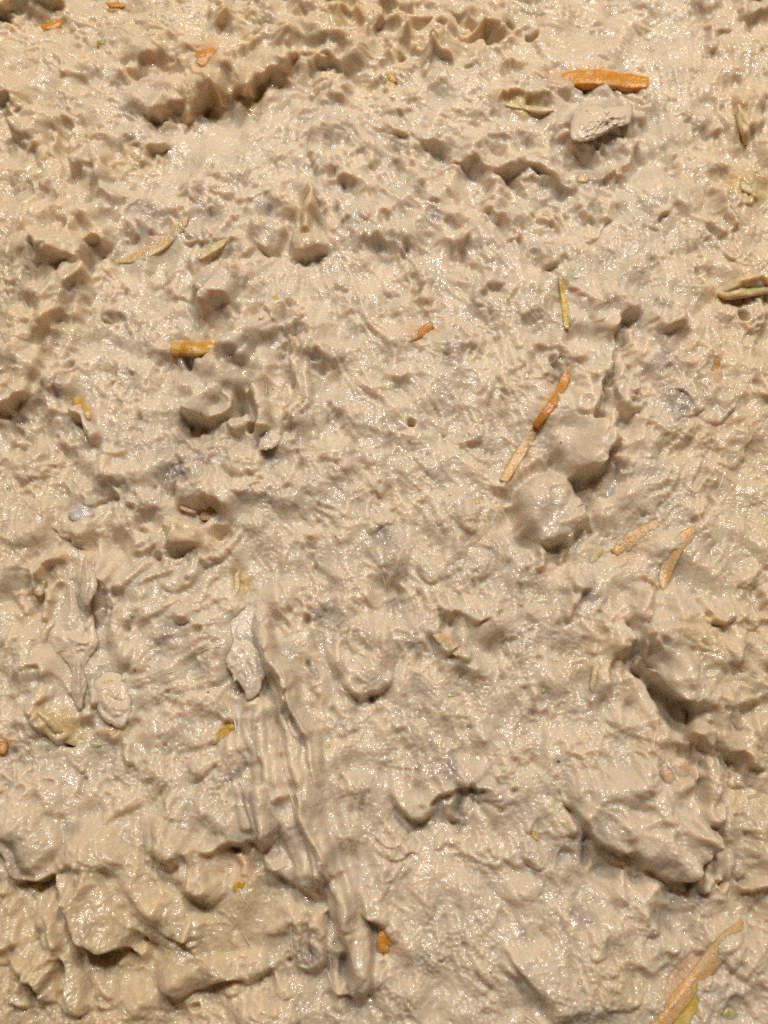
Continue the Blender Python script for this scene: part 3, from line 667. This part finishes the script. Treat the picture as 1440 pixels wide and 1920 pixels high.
M_coat = paste_mat("paste_coated_flake", (0.68, 0.55, 0.395, 1), (0.60, 0.49, 0.36, 1), False, 1.0, .05)
M_greyfl = paste_mat("grey_fish_flake", (0.56, 0.47, 0.37, 1), (0.47, 0.40, 0.33, 1), False, 0.8, .05)
def veg_mat(name, c1, c2, rough=.24, sss=.9, film=.55):
    m, N, L, P = mat(name)
    tc = N.new('ShaderNodeTexCoord')
    n = N.new('ShaderNodeTexNoise'); n.inputs['Scale'].default_value = 420; n.inputs['Detail'].default_value = 3
    L.new(tc.outputs['Object'], n.inputs['Vector'])
    r = N.new('ShaderNodeValToRGB'); r.color_ramp.elements[0].position = .35; r.color_ramp.elements[1].position = .68
    r.color_ramp.elements[0].color = c1; r.color_ramp.elements[1].color = c2
    L.new(n.outputs['Fac'], r.inputs['Fac'])
    fn = N.new('ShaderNodeTexNoise'); fn.inputs['Scale'].default_value = 260; fn.inputs['Detail'].default_value = 4; fn.inputs['Roughness'].default_value = .65
    L.new(tc.outputs['Object'], fn.inputs['Vector'])
    fr = N.new('ShaderNodeMapRange'); fr.inputs['From Min'].default_value = .57 - .30 * film; fr.inputs['From Max'].default_value = .90 - .30 * film; fr.inputs['To Max'].default_value = .85
    L.new(fn.outputs['Fac'], fr.inputs['Value'])
    fm = N.new('ShaderNodeMix'); fm.data_type = 'RGBA'; L.new(fr.outputs['Result'], fm.inputs['Factor']); L.new(r.outputs['Color'], fm.inputs[6]); fm.inputs[7].default_value = (0.70, 0.56, 0.40, 1)
    L.new(fm.outputs[2], P.inputs['Base Color'])
    P.inputs['Roughness'].default_value = rough
    P.inputs['Subsurface Weight'].default_value = sss
    P.inputs['Subsurface Radius'].default_value = (1, .5, .15); P.inputs['Subsurface Scale'].default_value = .0018
    b = N.new('ShaderNodeBump'); b.inputs['Strength'].default_value = .9; b.inputs['Distance'].default_value = .0003
    n2 = N.new('ShaderNodeTexNoise'); n2.inputs['Scale'].default_value = 1300; n2.inputs['Detail'].default_value = 3
    L.new(tc.outputs['Object'], n2.inputs['Vector']); L.new(n2.outputs['Fac'], b.inputs['Height']); L.new(b.outputs[0], P.inputs['Normal'])
    return m
M_orange = veg_mat("orange_carrot", (0.56, 0.22, 0.02, 1), (0.68, 0.34, 0.05, 1), film=.25)
M_amber = veg_mat("amber_peel", (0.50, 0.26, 0.02, 1), (0.66, 0.42, 0.10, 1), film=.35)
M_pale = veg_mat("pale_carrot_under_paste", (0.62, 0.34, 0.11, 1), (0.68, 0.43, 0.20, 1), .3, film=.55)
M_rust = veg_mat("rusty_carrot", (0.52, 0.22, 0.04, 1), (0.62, 0.31, 0.08, 1), film=.15)
M_yel = veg_mat("yellow_strip", (0.60, 0.38, 0.05, 1), (0.68, 0.48, 0.13, 1), film=.3)
M_muted = veg_mat("muted_pink_lump", (0.55, 0.34, 0.21, 1), (0.62, 0.43, 0.29, 1), .3, film=.7)
M_strawy = veg_mat("straw_strip", (0.58, 0.44, 0.19, 1), (0.64, 0.50, 0.27, 1), .3)
M_olive = veg_mat("olive_skin", (0.27, 0.25, 0.05, 1), (0.38, 0.33, 0.10, 1), film=.8)
M_green = veg_mat("green_herb", (0.30, 0.34, 0.03, 1), (0.42, 0.42, 0.08, 1))
M_ochre = veg_mat("ochre_crumb", (0.50, 0.28, 0.02, 1), (0.62, 0.38, 0.05, 1))
M_droplet = veg_mat("silvery_droplet", (0.42, 0.42, 0.42, 1), (0.56, 0.54, 0.50, 1), .12, .2)

# ------------------------------------------------------------------ objects
def tag(o, label=None, cat=None, group=None, kind=None):
    for k, v in (('label', label), ('category', cat), ('group', group), ('kind', kind)):
        if v: o[k] = v
    return o
def mesh_obj(name, verts, faces, m, origin=None, smooth_=True, parent=None):
    verts = np.asarray(verts, float)
    o0 = np.array(origin if origin is not None else (0, 0, 0), float)
    me = bpy.data.meshes.new(name)
    me.from_pydata((verts - o0).tolist(), [], faces)
    me.update()
    if smooth_:
        me.polygons.foreach_set('use_smooth', np.ones(len(me.polygons), bool))
    if m: me.materials.append(m)
    o = bpy.data.objects.new(name, me); o.location = o0
    if parent is not None:
        o.parent = parent; o.location = o0 - np.array(parent.location)
    col.objects.link(o)
    return o

# the spread itself: denser near the lens, coarser beyond the picture
def axis(n, lo, hi, ext):
    a = np.linspace(lo, hi, n)
    e = np.linspace(0, 1, 24)[1:]
    return np.concatenate([(lo - ext * e)[::-1], a, hi + ext * e])
cu = axis(800, -25, 1465, 120); cv = axis(1060, -30, 1965, 110)
MU, MV = np.meshgrid(cu, cv)
bx, by = plane(MU, MV)
bx, by = bx.astype(np.float32), by.astype(np.float32)
zz = samp(Z, bx, by)
xx = bx + samp(DX, bx, by); yy = by + samp(DY, bx, by)
nv, nu = MU.shape
co = np.stack([xx, yy, zz], -1).reshape(-1, 3).astype(np.float32)
idx = np.arange(nv * nu).reshape(nv, nu)
quads = np.stack([idx[:-1, :-1], idx[1:, :-1], idx[1:, 1:], idx[:-1, 1:]], -1).reshape(-1, 4)
# closed underside so the spread is a slab
rim = np.concatenate([idx[0, :], idx[1:, -1], idx[-1, -2::-1], idx[-2:0, 0]])
low = co[rim].copy(); low[:, 2] = -0.012
base_i = len(co); nr = len(rim)
co = np.vstack([co, low])
a_ = np.arange(nr); b_ = (a_ + 1) % nr
skirt = np.stack([rim[a_], rim[b_], base_i + b_, base_i + a_], -1)
quads = np.vstack([quads, skirt]).astype(np.int32)
me = bpy.data.meshes.new("fish_spread")
me.vertices.add(len(co)); me.vertices.foreach_set('co', co.ravel())
me.loops.add(quads.size); me.loops.foreach_set('vertex_index', quads.ravel())
me.polygons.add(len(quads)); me.polygons.foreach_set('loop_start', np.arange(0, quads.size, 4, dtype=np.int32))
me.polygons.foreach_set('use_smooth', np.ones(len(quads), bool))
me.update(calc_edges=True)
for nm, A in (('grey_flesh_and_shade', GREY), ('yellowing', YEL), ('orange_tint', ORA), ('oily', OIL)):
    at = me.attributes.new(nm, 'FLOAT', 'POINT')
    vals = np.zeros(len(co), np.float32); vals[:base_i] = samp(A, bx, by).ravel()
    at.data.foreach_set('value', vals)
me.materials.append(M_paste)
spread = bpy.data.objects.new("fish_spread", me); col.objects.link(spread)
tag(spread, "lumpy cream fish salad spread that fills the whole picture", "spread")
print("spread", round(time.time() - T0, 1))

def frame3(P):
    T = np.gradient(P, axis=0); T /= np.linalg.norm(T, axis=1)[:, None]
    A = np.cross(np.array([0, 0, 1.0]), T); A /= np.linalg.norm(A, axis=1)[:, None]
    B = np.cross(T, A)
    return T, A, B
def strip(name, label, cat, pts, w, m, lift=0.3, thick=0.5, z=None, taper=(0.5, 0.5), group=None, rough=0.08, seed=0, n=28):
    """shred with a rounded-rectangle section lying in the paste; pts in photo px, w = width in px, lift = share of the thickness above the paste"""
    r = np.random.default_rng(seed + 5)
    p = spline(pts, 8)
    L = np.concatenate([[0], np.cumsum(np.hypot(*np.diff(p, axis=0).T))]); tq = np.linspace(0, L[-1], n)
    pu, pv = np.interp(tq, L, p[:, 0]), np.interp(tq, L, p[:, 1])
    hz = height(pu, pv)
    hz = np.convolve(np.pad(hz, 4, mode='edge'), np.ones(9) / 9, 'valid')
    x, y = plane(pu, pv); _, _, s = photo(x, y)
    # look through the relief so the shred lands where the photograph has it
    x, y = plane(pu, pv, hz)
    wid = w * s; th = 0.72 * thick * w * s
    t = np.linspace(0, 1, n)
    lift -= 0.08
    if z is None: zc = hz + th * (lift - 0.5)
    else: zc = hz + th * (np.interp(t, np.linspace(0, 1, len(z)), z) - 0.58)
    P = np.stack([x, y, zc], -1)
    T, A, B = frame3(P)
    prof = np.minimum(1, np.minimum(taper[0] + (1 - taper[0]) * t / 0.18, taper[1] + (1 - taper[1]) * (1 - t) / 0.18))
    K = 12; V = []
    gro = 1 + rough * 0.9 * r.standard_normal(K)
    wav = np.apply_along_axis(lambda q_: np.convolve(q_, np.ones(7) / 7, 'same'), 0, r.standard_normal((n, K))) * rough * 1.4
    for i in range(n):
        ww = wid[i] * 0.5 * prof[i]; hh = th[i] * 0.5 * (0.6 + 0.4 * prof[i])
        for k in range(K):
            a = 2 * math.pi * k / K
            c, s_ = math.cos(a), math.sin(a)
            e = 0.32
            q = gro[k] + wav[i, k]
            V.append(P[i] + A[i] * ww * q * np.sign(c) * abs(c) ** e + B[i] * hh * q * np.sign(s_) * abs(s_) ** e)
    F = [[i * K + k, i * K + (k + 1) % K, (i + 1) * K + (k + 1) % K, (i + 1) * K + k] for i in range(n - 1) for k in range(K)]
    V.append(P[0] - T[0] * wid[0] * 0.08); V.append(P[-1] + T[-1] * wid[-1] * 0.08)
    F += [[len(V) - 2, (k + 1) % K, k] for k in range(K)] + [[len(V) - 1, (n - 1) * K + k, (n - 1) * K + (k + 1) % K] for k in range(K)]
    o = mesh_obj(name, V, F, m, origin=P[n // 2])
    return tag(o, label, cat, group)

CS = "carrot shreds in the spread"
def carrot(*a, **k): return strip("carrot_shred", a[0], "carrot shred", *a[1:], group=CS, **k)
carrot("thick bright orange shred with a rounded yellow tip, lying on the far right part", [(1042,152),(1075,150),(1120,152),(1170,158),(1214,160)], 34, M_orange, z=(0.15,.7,.85,.85,.7), thick=.6, taper=(.6,.7), seed=1)
carrot("longest slim curved orange shred right of centre, bare from its tip down to the paste", [(1066,690),(1052,728),(1028,768),(1002,800)], 17, M_rust, z=(1.0,1.0,1.0,.8), thick=.8, taper=(.3,.7), seed=2)
carrot("pale paste-filmed shred below the slim curved orange one, with a frayed end over a pit", [(1002,802),(984,838),(962,872),(944,904)], 22, M_pale, z=(.75,.75,.8,1.0), thick=.5, taper=(.7,.8), rough=.14, seed=3)
carrot("short rusty orange scrap half under paste above the small round hole", [(766,640),(790,622),(816,602)], 17, M_rust, lift=.18, thick=.5, taper=(.2,.2), rough=.2, seed=4)
carrot("pale orange frayed shred on the right, wide end towards the pale ball", [(1152,1036),(1185,1008),(1225,988),(1262,976)], 31, M_pale, z=(.5,.45,.3,.1), thick=.5, taper=(.5,.3), rough=.18, seed=5)
carrot("narrow bent orange shred hanging down beside the frayed pale one", [(1308,985),(1282,1012),(1260,1042),(1244,1085),(1246,1106)], 22, M_pale, z=(.2,.35,.5,.5,.4), thick=.6, taper=(.3,.3), rough=.14, seed=6)
carrot("long peach strip running off the bottom edge at the near right corner", [(1392,1728),(1350,1778),(1310,1828),(1272,1875),(1225,1935)], 32, M_pale, z=(.4,.6,.75,.8,.8), thick=.4, taper=(.2,.9), rough=.1, seed=7)
carrot("small orange shred with a green-yellow tip left of the rope-like folds", [(392,1394),(415,1376),(438,1362)], 17, M_amber, z=(.1,.4,.6), thick=.6, taper=(.2,.6), rough=.12, seed=8)
carrot("brown-orange vertical scrap sunk into the paste near the right edge", [(1348,668),(1342,686),(1336,706)], 15, M_rust, lift=.15, thick=.5, taper=(.3,.3), rough=.2, seed=9)
carrot("long flat peach shred curving down to a point on the left", [(352,402),(338,428),(308,456),(265,479),(222,492)], 22, M_pale, z=(.3,.5,.6,.6,.7), thick=.22, taper=(.3,.25), rough=.08, seed=10)
carrot("orange nub coated with paste left of the big fold", [(144,748),(152,764),(166,784)], 20, M_amber, z=(.7,.45,.1), thick=.7, taper=(.7,.4), rough=.16, seed=11)
carrot("thin pale strip sticking up from the shallow pit right of centre", [(812,1190),(834,1203),(858,1222),(878,1234)], 18, M_pale, z=(.8,.6,.4,.2), thick=.6, taper=(.3,.4), rough=.15, seed=12)
def peel(*a, **k): return strip("peel_strip", a[0], "peel strip", *a[1:], group="yellow peel strips in the spread", **k)
peel("amber translucent strip with a cut square end above the big fold", [(323,657),(345,656),(372,655),(408,648)], 29, M_amber, z=(.95,.9,.6,.1), thick=.7, taper=(.95,.2), rough=.06, seed=21)
peel("thin straight yellow strip standing upright in the middle right", [(1050,517),(1055,550),(1059,585),(1062,617)], 10, M_yel, z=(.4,.7,.7,.7), thick=.9, taper=(.6,.9), rough=.06, seed=22)
peel("straw yellow strip next to the pale peach shred on the left", [(372,484),(392,470),(412,458),(424,450)], 15, M_strawy, lift=.4, thick=.6, taper=(.5,.3), rough=.12, seed=23)
peel("olive brown strip running off the right edge above a round hole", [(1348,548),(1372,550),(1405,545),(1450,538)], 20, M_strawy, lift=.25, thick=.6, taper=(.4,.9), rough=.12, seed=24)
peel("yellow tapering strip under the peach one at the near right corner", [(1304,1842),(1292,1872),(1275,1905),(1262,1940)], 36, M_yel, z=(.6,.85,.9,.9), thick=.35, taper=(.2,.95), rough=.06, seed=25)
peel("faint yellow strip lying upright beside the deep hollow", [(1120,1240),(1117,1268),(1112,1298)], 14, M_strawy, lift=.25, thick=.6, taper=(.3,.3), rough=.14, seed=26)
peel("curved straw yellow strand on the far right slope", [(1384,196),(1392,225),(1398,252),(1397,270)], 14, M_strawy, lift=.4, thick=.7, taper=(.3,.5), rough=.14, seed=27)
peel("thin yellow strand lying along the fold under the thick orange shred", [(948,196),(975,200),(1005,205),(1038,206)], 11, M_strawy, lift=.45, thick=.7, taper=(.3,.3), rough=.1, seed=28)
peel("short straw strip beside the foot of the pale ball", [(1108,1056),(1116,1042),(1130,1028)], 13, M_strawy, lift=.3, thick=.6, taper=(.3,.3), rough=.14, seed=29)
peel("small upright yellow strip just above the pale torn flake", [(446,1068),(442,1088),(443,1112)], 13, M_strawy, lift=.4, thick=.6, taper=(.4,.4), rough=.14, seed=30)
peel("yellow strand bending down at the left edge of the near half", [(72,1335),(100,1362),(130,1388),(170,1395),(200,1394)], 13, M_strawy, lift=.2, thick=.6, taper=(.3,.3), rough=.14, seed=31)
peel("tiny upright yellow strip behind the tip of the big fold", [(518,552),(516,566),(514,578)], 8, M_yel, lift=.4, thick=.8, taper=(.4,.6), seed=32)

def crumb(name, label, cat, u_, v_, ru, rv, m, rot=0, lift=.35, thick=.5, group=None, seed=0, rough=.26):
    """lumpy little piece pressed into the paste"""
    r = np.random.default_rng(seed + 77)
    hz = float(height(u_, v_)); x, y = plane(u_, v_, hz); _, _, s = photo(x, y); s = float(s)
    bm = bmesh.new(); bmesh.ops.create_icosphere(bm, subdivisions=3, radius=1)
    ph = r.uniform(0, 6.28, (6, 3)); fr = r.uniform(1.0, 3.2, (6, 3))
    c, s_ = math.cos(R(-rot)), math.sin(R(-rot)); th = thick * min(ru, rv) * s
    for v in bm.verts:
        p = v.co
        d = 1 + rough * sum(math.sin(fr[k] @ np.array(p) + ph[k, 0]) for k in range(6)) / 2.5
        e = [math.copysign(abs(q) ** 0.8, q) * d for q in p]
        a, b = e[0] * ru * s, e[1] * rv * s
        v.co = (a * c - b * s_, a * s_ + b * c, e[2] * th)
    me = bpy.data.meshes.new(name); bm.to_mesh(me); bm.free()
    me.polygons.foreach_set('use_smooth', np.ones(len(me.polygons), bool)); me.materials.append(m)
    o = bpy.data.objects.new(name, me); o.location = (float(x), float(y), hz + th * (2 * lift - 1)); col.objects.link(o)
    return tag(o, label, cat, group)
CC = "orange carrot bits in the spread"
crumb("carrot_bit", "oval orange bit in the far left corner", "carrot bit", 98, 48, 18, 11, M_orange, rot=-12, lift=.4, seed=1, group=CC)
crumb("carrot_bit", "orange bit at the far edge, cut by the top of the picture", "carrot bit", 216, 11, 17, 11, M_orange, rot=-15, lift=.4, seed=2, group=CC)
crumb("carrot_bit", "brownish orange lump sunk in paste behind the long overhang", "carrot bit", 385, 104, 17, 22, M_rust, rot=15, lift=.3, seed=3, group=CC)
crumb("carrot_bit", "roundish orange bit in the near middle with a bright wet spot", "carrot bit", 726, 1762, 15, 18, M_orange, rot=15, lift=.4, seed=4, group=CC)
crumb("carrot_bit", "red orange bit at the left edge above the near folds", "carrot bit", 2, 1396, 11, 16, M_rust, lift=.35, seed=5, group=CC)
crumb("carrot_bit", "muted reddish lump under a film of paste below the deep hollow", "carrot bit", 1268, 1446, 24, 28, M_muted, rot=20, lift=.2, seed=6, group=CC)
crumb("carrot_bit", "amber bit leaning in the far middle beside the ragged peaks", "carrot bit", 733, 152, 9, 16, M_amber, rot=-25, lift=.4, seed=7, group=CC)
crumb("carrot_bit", "orange crumb deep in the cavity on the left", "carrot bit", 352, 952, 18, 8, M_pale, rot=10, lift=.5, seed=8, group=CC)
crumb("carrot_bit", "peach coloured crumb at the right end of the left cavity", "carrot bit", 392, 962, 16, 10, M_pale, rot=-30, lift=.5, seed=9, group=CC)
crumb("carrot_bit", "amber bit in the hollow at the near left of the rope-like folds", "carrot bit", 452, 1662, 12, 10, M_amber, lift=.3, seed=10, group=CC)
crumb("peel_bit", "ochre bit under the straw strip on the far right", "peel bit", 1402, 346, 18, 22, M_strawy, lift=.1, thick=.3, seed=11)
crumb("peel_bit", "yellow bit in the bowl in front of the grey fish piece", "peel bit", 1090, 336, 14, 9, M_strawy, lift=.4, seed=12)
crumb("peel_bit", "yellowish bit at the edge of a lobe on the far left", "peel bit", 176, 251, 17, 7, M_strawy, rot=-8, lift=.45, seed=13)
crumb("herb_bit", "largest olive green bit in a ring of paste at the left edge", "herb bit", 76, 1099, 11, 17, M_olive, rot=12, lift=.45, seed=14)
crumb("herb_bit", "yellow-green bit lying on top of the rounded chunk at left", "herb bit", 190, 1288, 24, 11, M_strawy, rot=-15, lift=.45, seed=15)
crumb("herb_bit", "dull green bit on the smooth far left paste", "herb bit", 191, 81, 12, 6, M_green, rot=-5, lift=.4, seed=16)
crumb("herb_bit", "dark olive bit at the bottom edge in the near right corner", "herb bit", 1376, 1908, 30, 20, M_olive, lift=.02, thick=.35, seed=17)
crumb("silvery_bit", "small glossy bluish grey droplet left of the cavity", "droplet", 153, 961, 20, 15, M_droplet, rot=-20, lift=.4, thick=.5, seed=18)  # bluish glinting droplet, modelled as a solid grey bead
FL = [(478,1462,7,3,0),(410,1478,4,4,1),(1350,1305,7,5,0),(845,1302,7,4,0),(1020,1294,3,4,0),(895,941,4,8,1),(832,812,3,7,1),(812,765,2,5,1),(1002,1566,5,10,1),(15,918,3,7,0),(725,1668,4,3,0),(584,716,3,5,0),(1023,400,5,4,0),
      (32,188,6,3,0),(318,1784,3,3,0),(978,1496,4,3,1),(1195,1330,3,3,1),(566,750,3,4,1),(605,493,5,4,0),(90,1402,3,4,0),(247,1154,3,3,0),(938,1518,3,3,1),(1088,1842,3,4,1),(615,1398,3,5,1)]
FLAB = ['yellow-green fleck at the head of the rope-like folds', 'small rust dot on smooth paste left of the rope-like folds', 'yellow-green fleck on the raised mass right of the deep hollow', 'green fleck below the shallow pit that holds a pale strip', 'tiny green fleck between the shallow pit and the deep hollow', 'ochre fleck just left of the pale ball', 'ochre fleck right of and below the small round hole in the centre', 'thin ochre fleck up and right of the small round hole in the centre', 'longest ochre fleck, upright, left of the big ledge at lower right', 'thin green fleck at the left edge at mid height', 'green speck above the roundish orange bit in the near middle', 'green fleck right of the big fold, higher of two specks there', 'green fleck on far paste below the grey brown fish piece', 'green fleck at the far left beside a dark hollow', 'green speck on the near left folds above the bottom lip', 'ochre speck left of the start of the big ledge at lower right', 'reddish ochre speck on the slope left of the deep hollow', 'ochre speck right of the big fold, lower of two specks there', 'green fleck below the lump with a pulled tip', 'green speck under the bending yellow strand at left', 'green speck right of the diamond shaped flake', 'ochre speck past the right end of the low lip below centre', 'ochre speck left of the long peach strip at lower right', 'ochre speck just right of the rope-like folds']
for i, (u_, v_, ru, rv, k) in enumerate(FL):
    crumb("herb_fleck" if k == 0 else "ochre_fleck", FLAB[i], "fleck", u_, v_, ru, rv,
          M_green if k == 0 else M_ochre, rot=(i * 37) % 90 - 45, lift=.4, group="green herb flecks" if k == 0 else "ochre peel flecks", seed=100 + i)

def flake(name, label, cat, outline, m, zc, dome=10, edge=7, tilt=(0, 0), creases=(), group=None, seed=0, power=2.2):
    """flake of fish: closed sheet bounded by its outline (photo px), domed, tilted, sharing the paste's fine relief.
    zc = height of its middle over the paste in px, tilt = px of rise per px across / down the picture"""
    P = spline(list(outline) + [outline[0]], 5)[:-1]
    r = np.random.default_rng(seed)
    P = P + r.normal(0, .7, P.shape)
    c = P.mean(0); n = len(P); rings = 20
    hz = float(height(c[0], c[1])); x, y = plane(c[0], c[1]); _, _, s = photo(x, y); s = float(s)
    V = []; top = []; bot = []
    rad = np.linspace(0, 1, rings + 1)[1:] ** 0.8
    def put(q, rr, sgn):
        du, dv = q[:, 0] - c[0], q[:, 1] - c[1]
        X_, Y_ = plane(q[:, 0], q[:, 1])
        zr = zc + tilt[0] * du + tilt[1] * dv
        rim_ = np.sqrt(np.clip(1 - rr ** power, 0, 1))
        if sgn > 0:
            z = zr + dome * rim_
            for (pts, dep, wd) in creases:
                d = dist_poly(q[:, 0].astype(np.float32), q[:, 1].astype(np.float32), spline(pts))[0]
                z = z + dep * np.exp(-(d / wd) ** 2) * (1 - rr ** 3)
            z = z + (samp(small, X_, Y_) * 1.2 + samp(tiny, X_, Y_) * .5) * min(1, np.ptp(P[:, 0]) / 75) * (1 - rr ** 4)
        else:
            z = zr - edge * rim_
        z = z * s + hz
        Xp, Yp = plane(q[:, 0], q[:, 1], z)      # line up with the photograph at its own height
        return np.stack([Xp, Yp, z], -1)
    for rr in rad:
        q = c + (P - c) * rr
        V.append(put(q, rr, 1))
    for rr in rad[:-1]:
        q = c + (P - c) * rr
        V.append(put(q, rr, -1))
    V = np.vstack(V)
    ctop = put(c[None, :], 0.0, 1); cbot = put(c[None, :], 0.0, -1)
    V = np.vstack([V, ctop, cbot]); it, ib = len(V) - 2, len(V) - 1
    F = []
    tr = lambda k, i: k * n + i % n
    def br(k, i): return tr(rings - 1, i) if k == rings - 1 else rings * n + k * n + i % n
    for k in range(rings - 1):
        for i in range(n):
            F.append([tr(k, i), tr(k + 1, i), tr(k + 1, i + 1), tr(k, i + 1)]); F.append([br(k, i), br(k, i + 1), br(k + 1, i + 1), br(k + 1, i)])
    for i in range(n):
        F.append([it, tr(0, i), tr(0, i + 1)]); F.append([ib, br(0, i + 1), br(0, i)])
    xo, yo = plane(c[0], c[1], hz)
    o = mesh_obj(name, V, F, m, origin=(float(xo), float(yo), hz))
    return tag(o, label, cat, group)
FG = "fish flakes sticking out of the spread"
flake("fish_flake", "pale grey torn flake with a ragged three-pointed lower edge, hanging over a shadow", "fish flake",
      [(455,1128),(482,1140),(496,1175),(502,1225),(505,1255),(492,1278),(486,1300),(464,1313),(458,1296),(446,1278),(438,1280),(434,1262),(424,1246),(416,1212),(425,1178),(440,1150)],
      M_flake, 8, dome=9, edge=5, tilt=(-.03, .14), creases=[([(440,1200),(465,1205),(490,1230)],-5,7),([(478,1240),(480,1265),(470,1290)],4,6)], group=FG, seed=1)
flake("fish_flake", "diamond shaped pale flake with a long spike pointing down, at left", "fish flake",
      [(128,1062),(140,1100),(150,1140),(172,1150),(180,1180),(185,1200),(178,1220),(165,1240),(160,1262),(163,1288),(157,1312),(151,1333),(141,1320),(133,1296),(136,1270),(131,1250),(114,1232),(95,1216),(84,1190),(90,1168),(108,1150),(122,1120)],
      M_coat, 14, dome=13, edge=7, tilt=(0, .05), creases=[([(95,1185),(130,1200),(165,1205)],5,9),([(130,1080),(132,1130),(125,1170)],4,7),([(152,1160),(160,1190)],-5,6),([(148,1240),(146,1310)],6,6)], group=FG, seed=2)
flake("fish_flake", "leaf shaped pale blade above the diamond flake at left", "fish flake",
      [(160,1040),(170,1058),(180,1082),(182,1104),(172,1125),(160,1138),(152,1124),(151,1100),(152,1070)], M_coat, 22, dome=9, edge=5, tilt=(0, .05), creases=[([(160,1050),(164,1090),(158,1130)],4,5)], group=FG, seed=3)
flake("fish_flake", "rounded ribbed chunk below the diamond flake at left", "fish flake",
      [(182,1268),(205,1258),(228,1265),(240,1290),(247,1330),(240,1352),(228,1366),(208,1358),(190,1345),(178,1315),(170,1290)], M_coat, -5, dome=15, edge=8, tilt=(.04, .20),
      creases=[([(190,1325),(212,1348),(242,1342)],-6,6),([(203,1306),(225,1316),(247,1310)],-6,6),([(215,1268),(225,1290),(222,1300)],-3,6),([(185,1290),(200,1330)],3,7)], group=FG, seed=4)
flake("fish_flake", "grey brown fish piece with an upturned corner below the thick orange shred", "fish flake",
      [(1076,212),(1100,198),(1135,200),(1162,200),(1184,195),(1186,212),(1178,232),(1155,240),(1135,250),(1112,262),(1095,266),(1072,262),(1068,240)], M_coat, -2, dome=10, edge=5, tilt=(.07, .05),
      creases=[([(1080,235),(1120,225),(1165,215)],4,9),([(1120,245),(1150,228)],-3,5)], group=FG, seed=5)
flake("fish_flake", "thin pale tip of fish jutting out from the lower right of the big fold", "fish flake",
      [(492,800),(505,802),(520,812),(528,822),(518,836),(500,844),(486,842),(488,825)], M_coat, 2, dome=6, edge=3, tilt=(.05, .2), group=FG, seed=6)
# hair-thin strings of fish drawn out along the drag direction: too many to count, one object
rs = np.random.default_rng(21); SV, SF = [], []
made = 0
while made < 45:
    u_, v_ = rs.uniform(0, 1440), rs.uniform(60, 1900)
    if rs.random() > rug_at(u_, v_): continue
    made += 1
    x, y = plane(u_, v_); x, y = float(x), float(y)
    i, j = int((x - GX0) / G), int((y - GY0) / G)
    a = -float(ANG[j, i]) + rs.normal(0, .2); L_ = rs.uniform(.0025, .008); w_ = rs.uniform(.00010, .00018); bend = rs.normal(0, .5); n = 11
    pts = []
    for k in range(n):
        pts.append((x, y)); ak = a + bend * (k / n); x += math.cos(ak) * L_ / n; y += math.sin(ak) * L_ / n
    pts = np.array(pts, np.float32)
    arch = np.sin(np.linspace(0, math.pi, n)) * rs.uniform(0, .00025)
    z = samp(ZS, pts[:, 0], pts[:, 1]) + arch - .0001
    P = np.stack([pts[:, 0], pts[:, 1], z], -1).astype(float); T, A, B = frame3(P); b0 = len(SV)
    for k in range(n):
        tw = w_ * (0.35 + 0.65 * math.sin(math.pi * (k + .5) / n))
        for q in range(5):
            an = 2 * math.pi * q / 5
            SV.append(P[k] + A[k] * tw * math.cos(an) + B[k] * tw * math.sin(an))
    SF += [[b0 + k * 5 + q, b0 + k * 5 + (q + 1) % 5, b0 + (k + 1) * 5 + (q + 1) % 5, b0 + (k + 1) * 5 + q] for k in range(n - 1) for q in range(5)]
M_fib = bpy.data.materials.new("pale_fibre"); M_fib.use_nodes = True
fb = M_fib.node_tree.nodes["Principled BSDF"]; fb.inputs["Base Color"].default_value = (0.74, 0.62, 0.46, 1); fb.inputs["Roughness"].default_value = .3
st_o = mesh_obj("fish_fibres", SV, SF, M_fib, origin=(0, 0, 0))
tag(st_o, "hair-thin pale fish fibres drawn out over the spread", "fibres", None, "stuff")
print("script", round(time.time() - T0, 1))
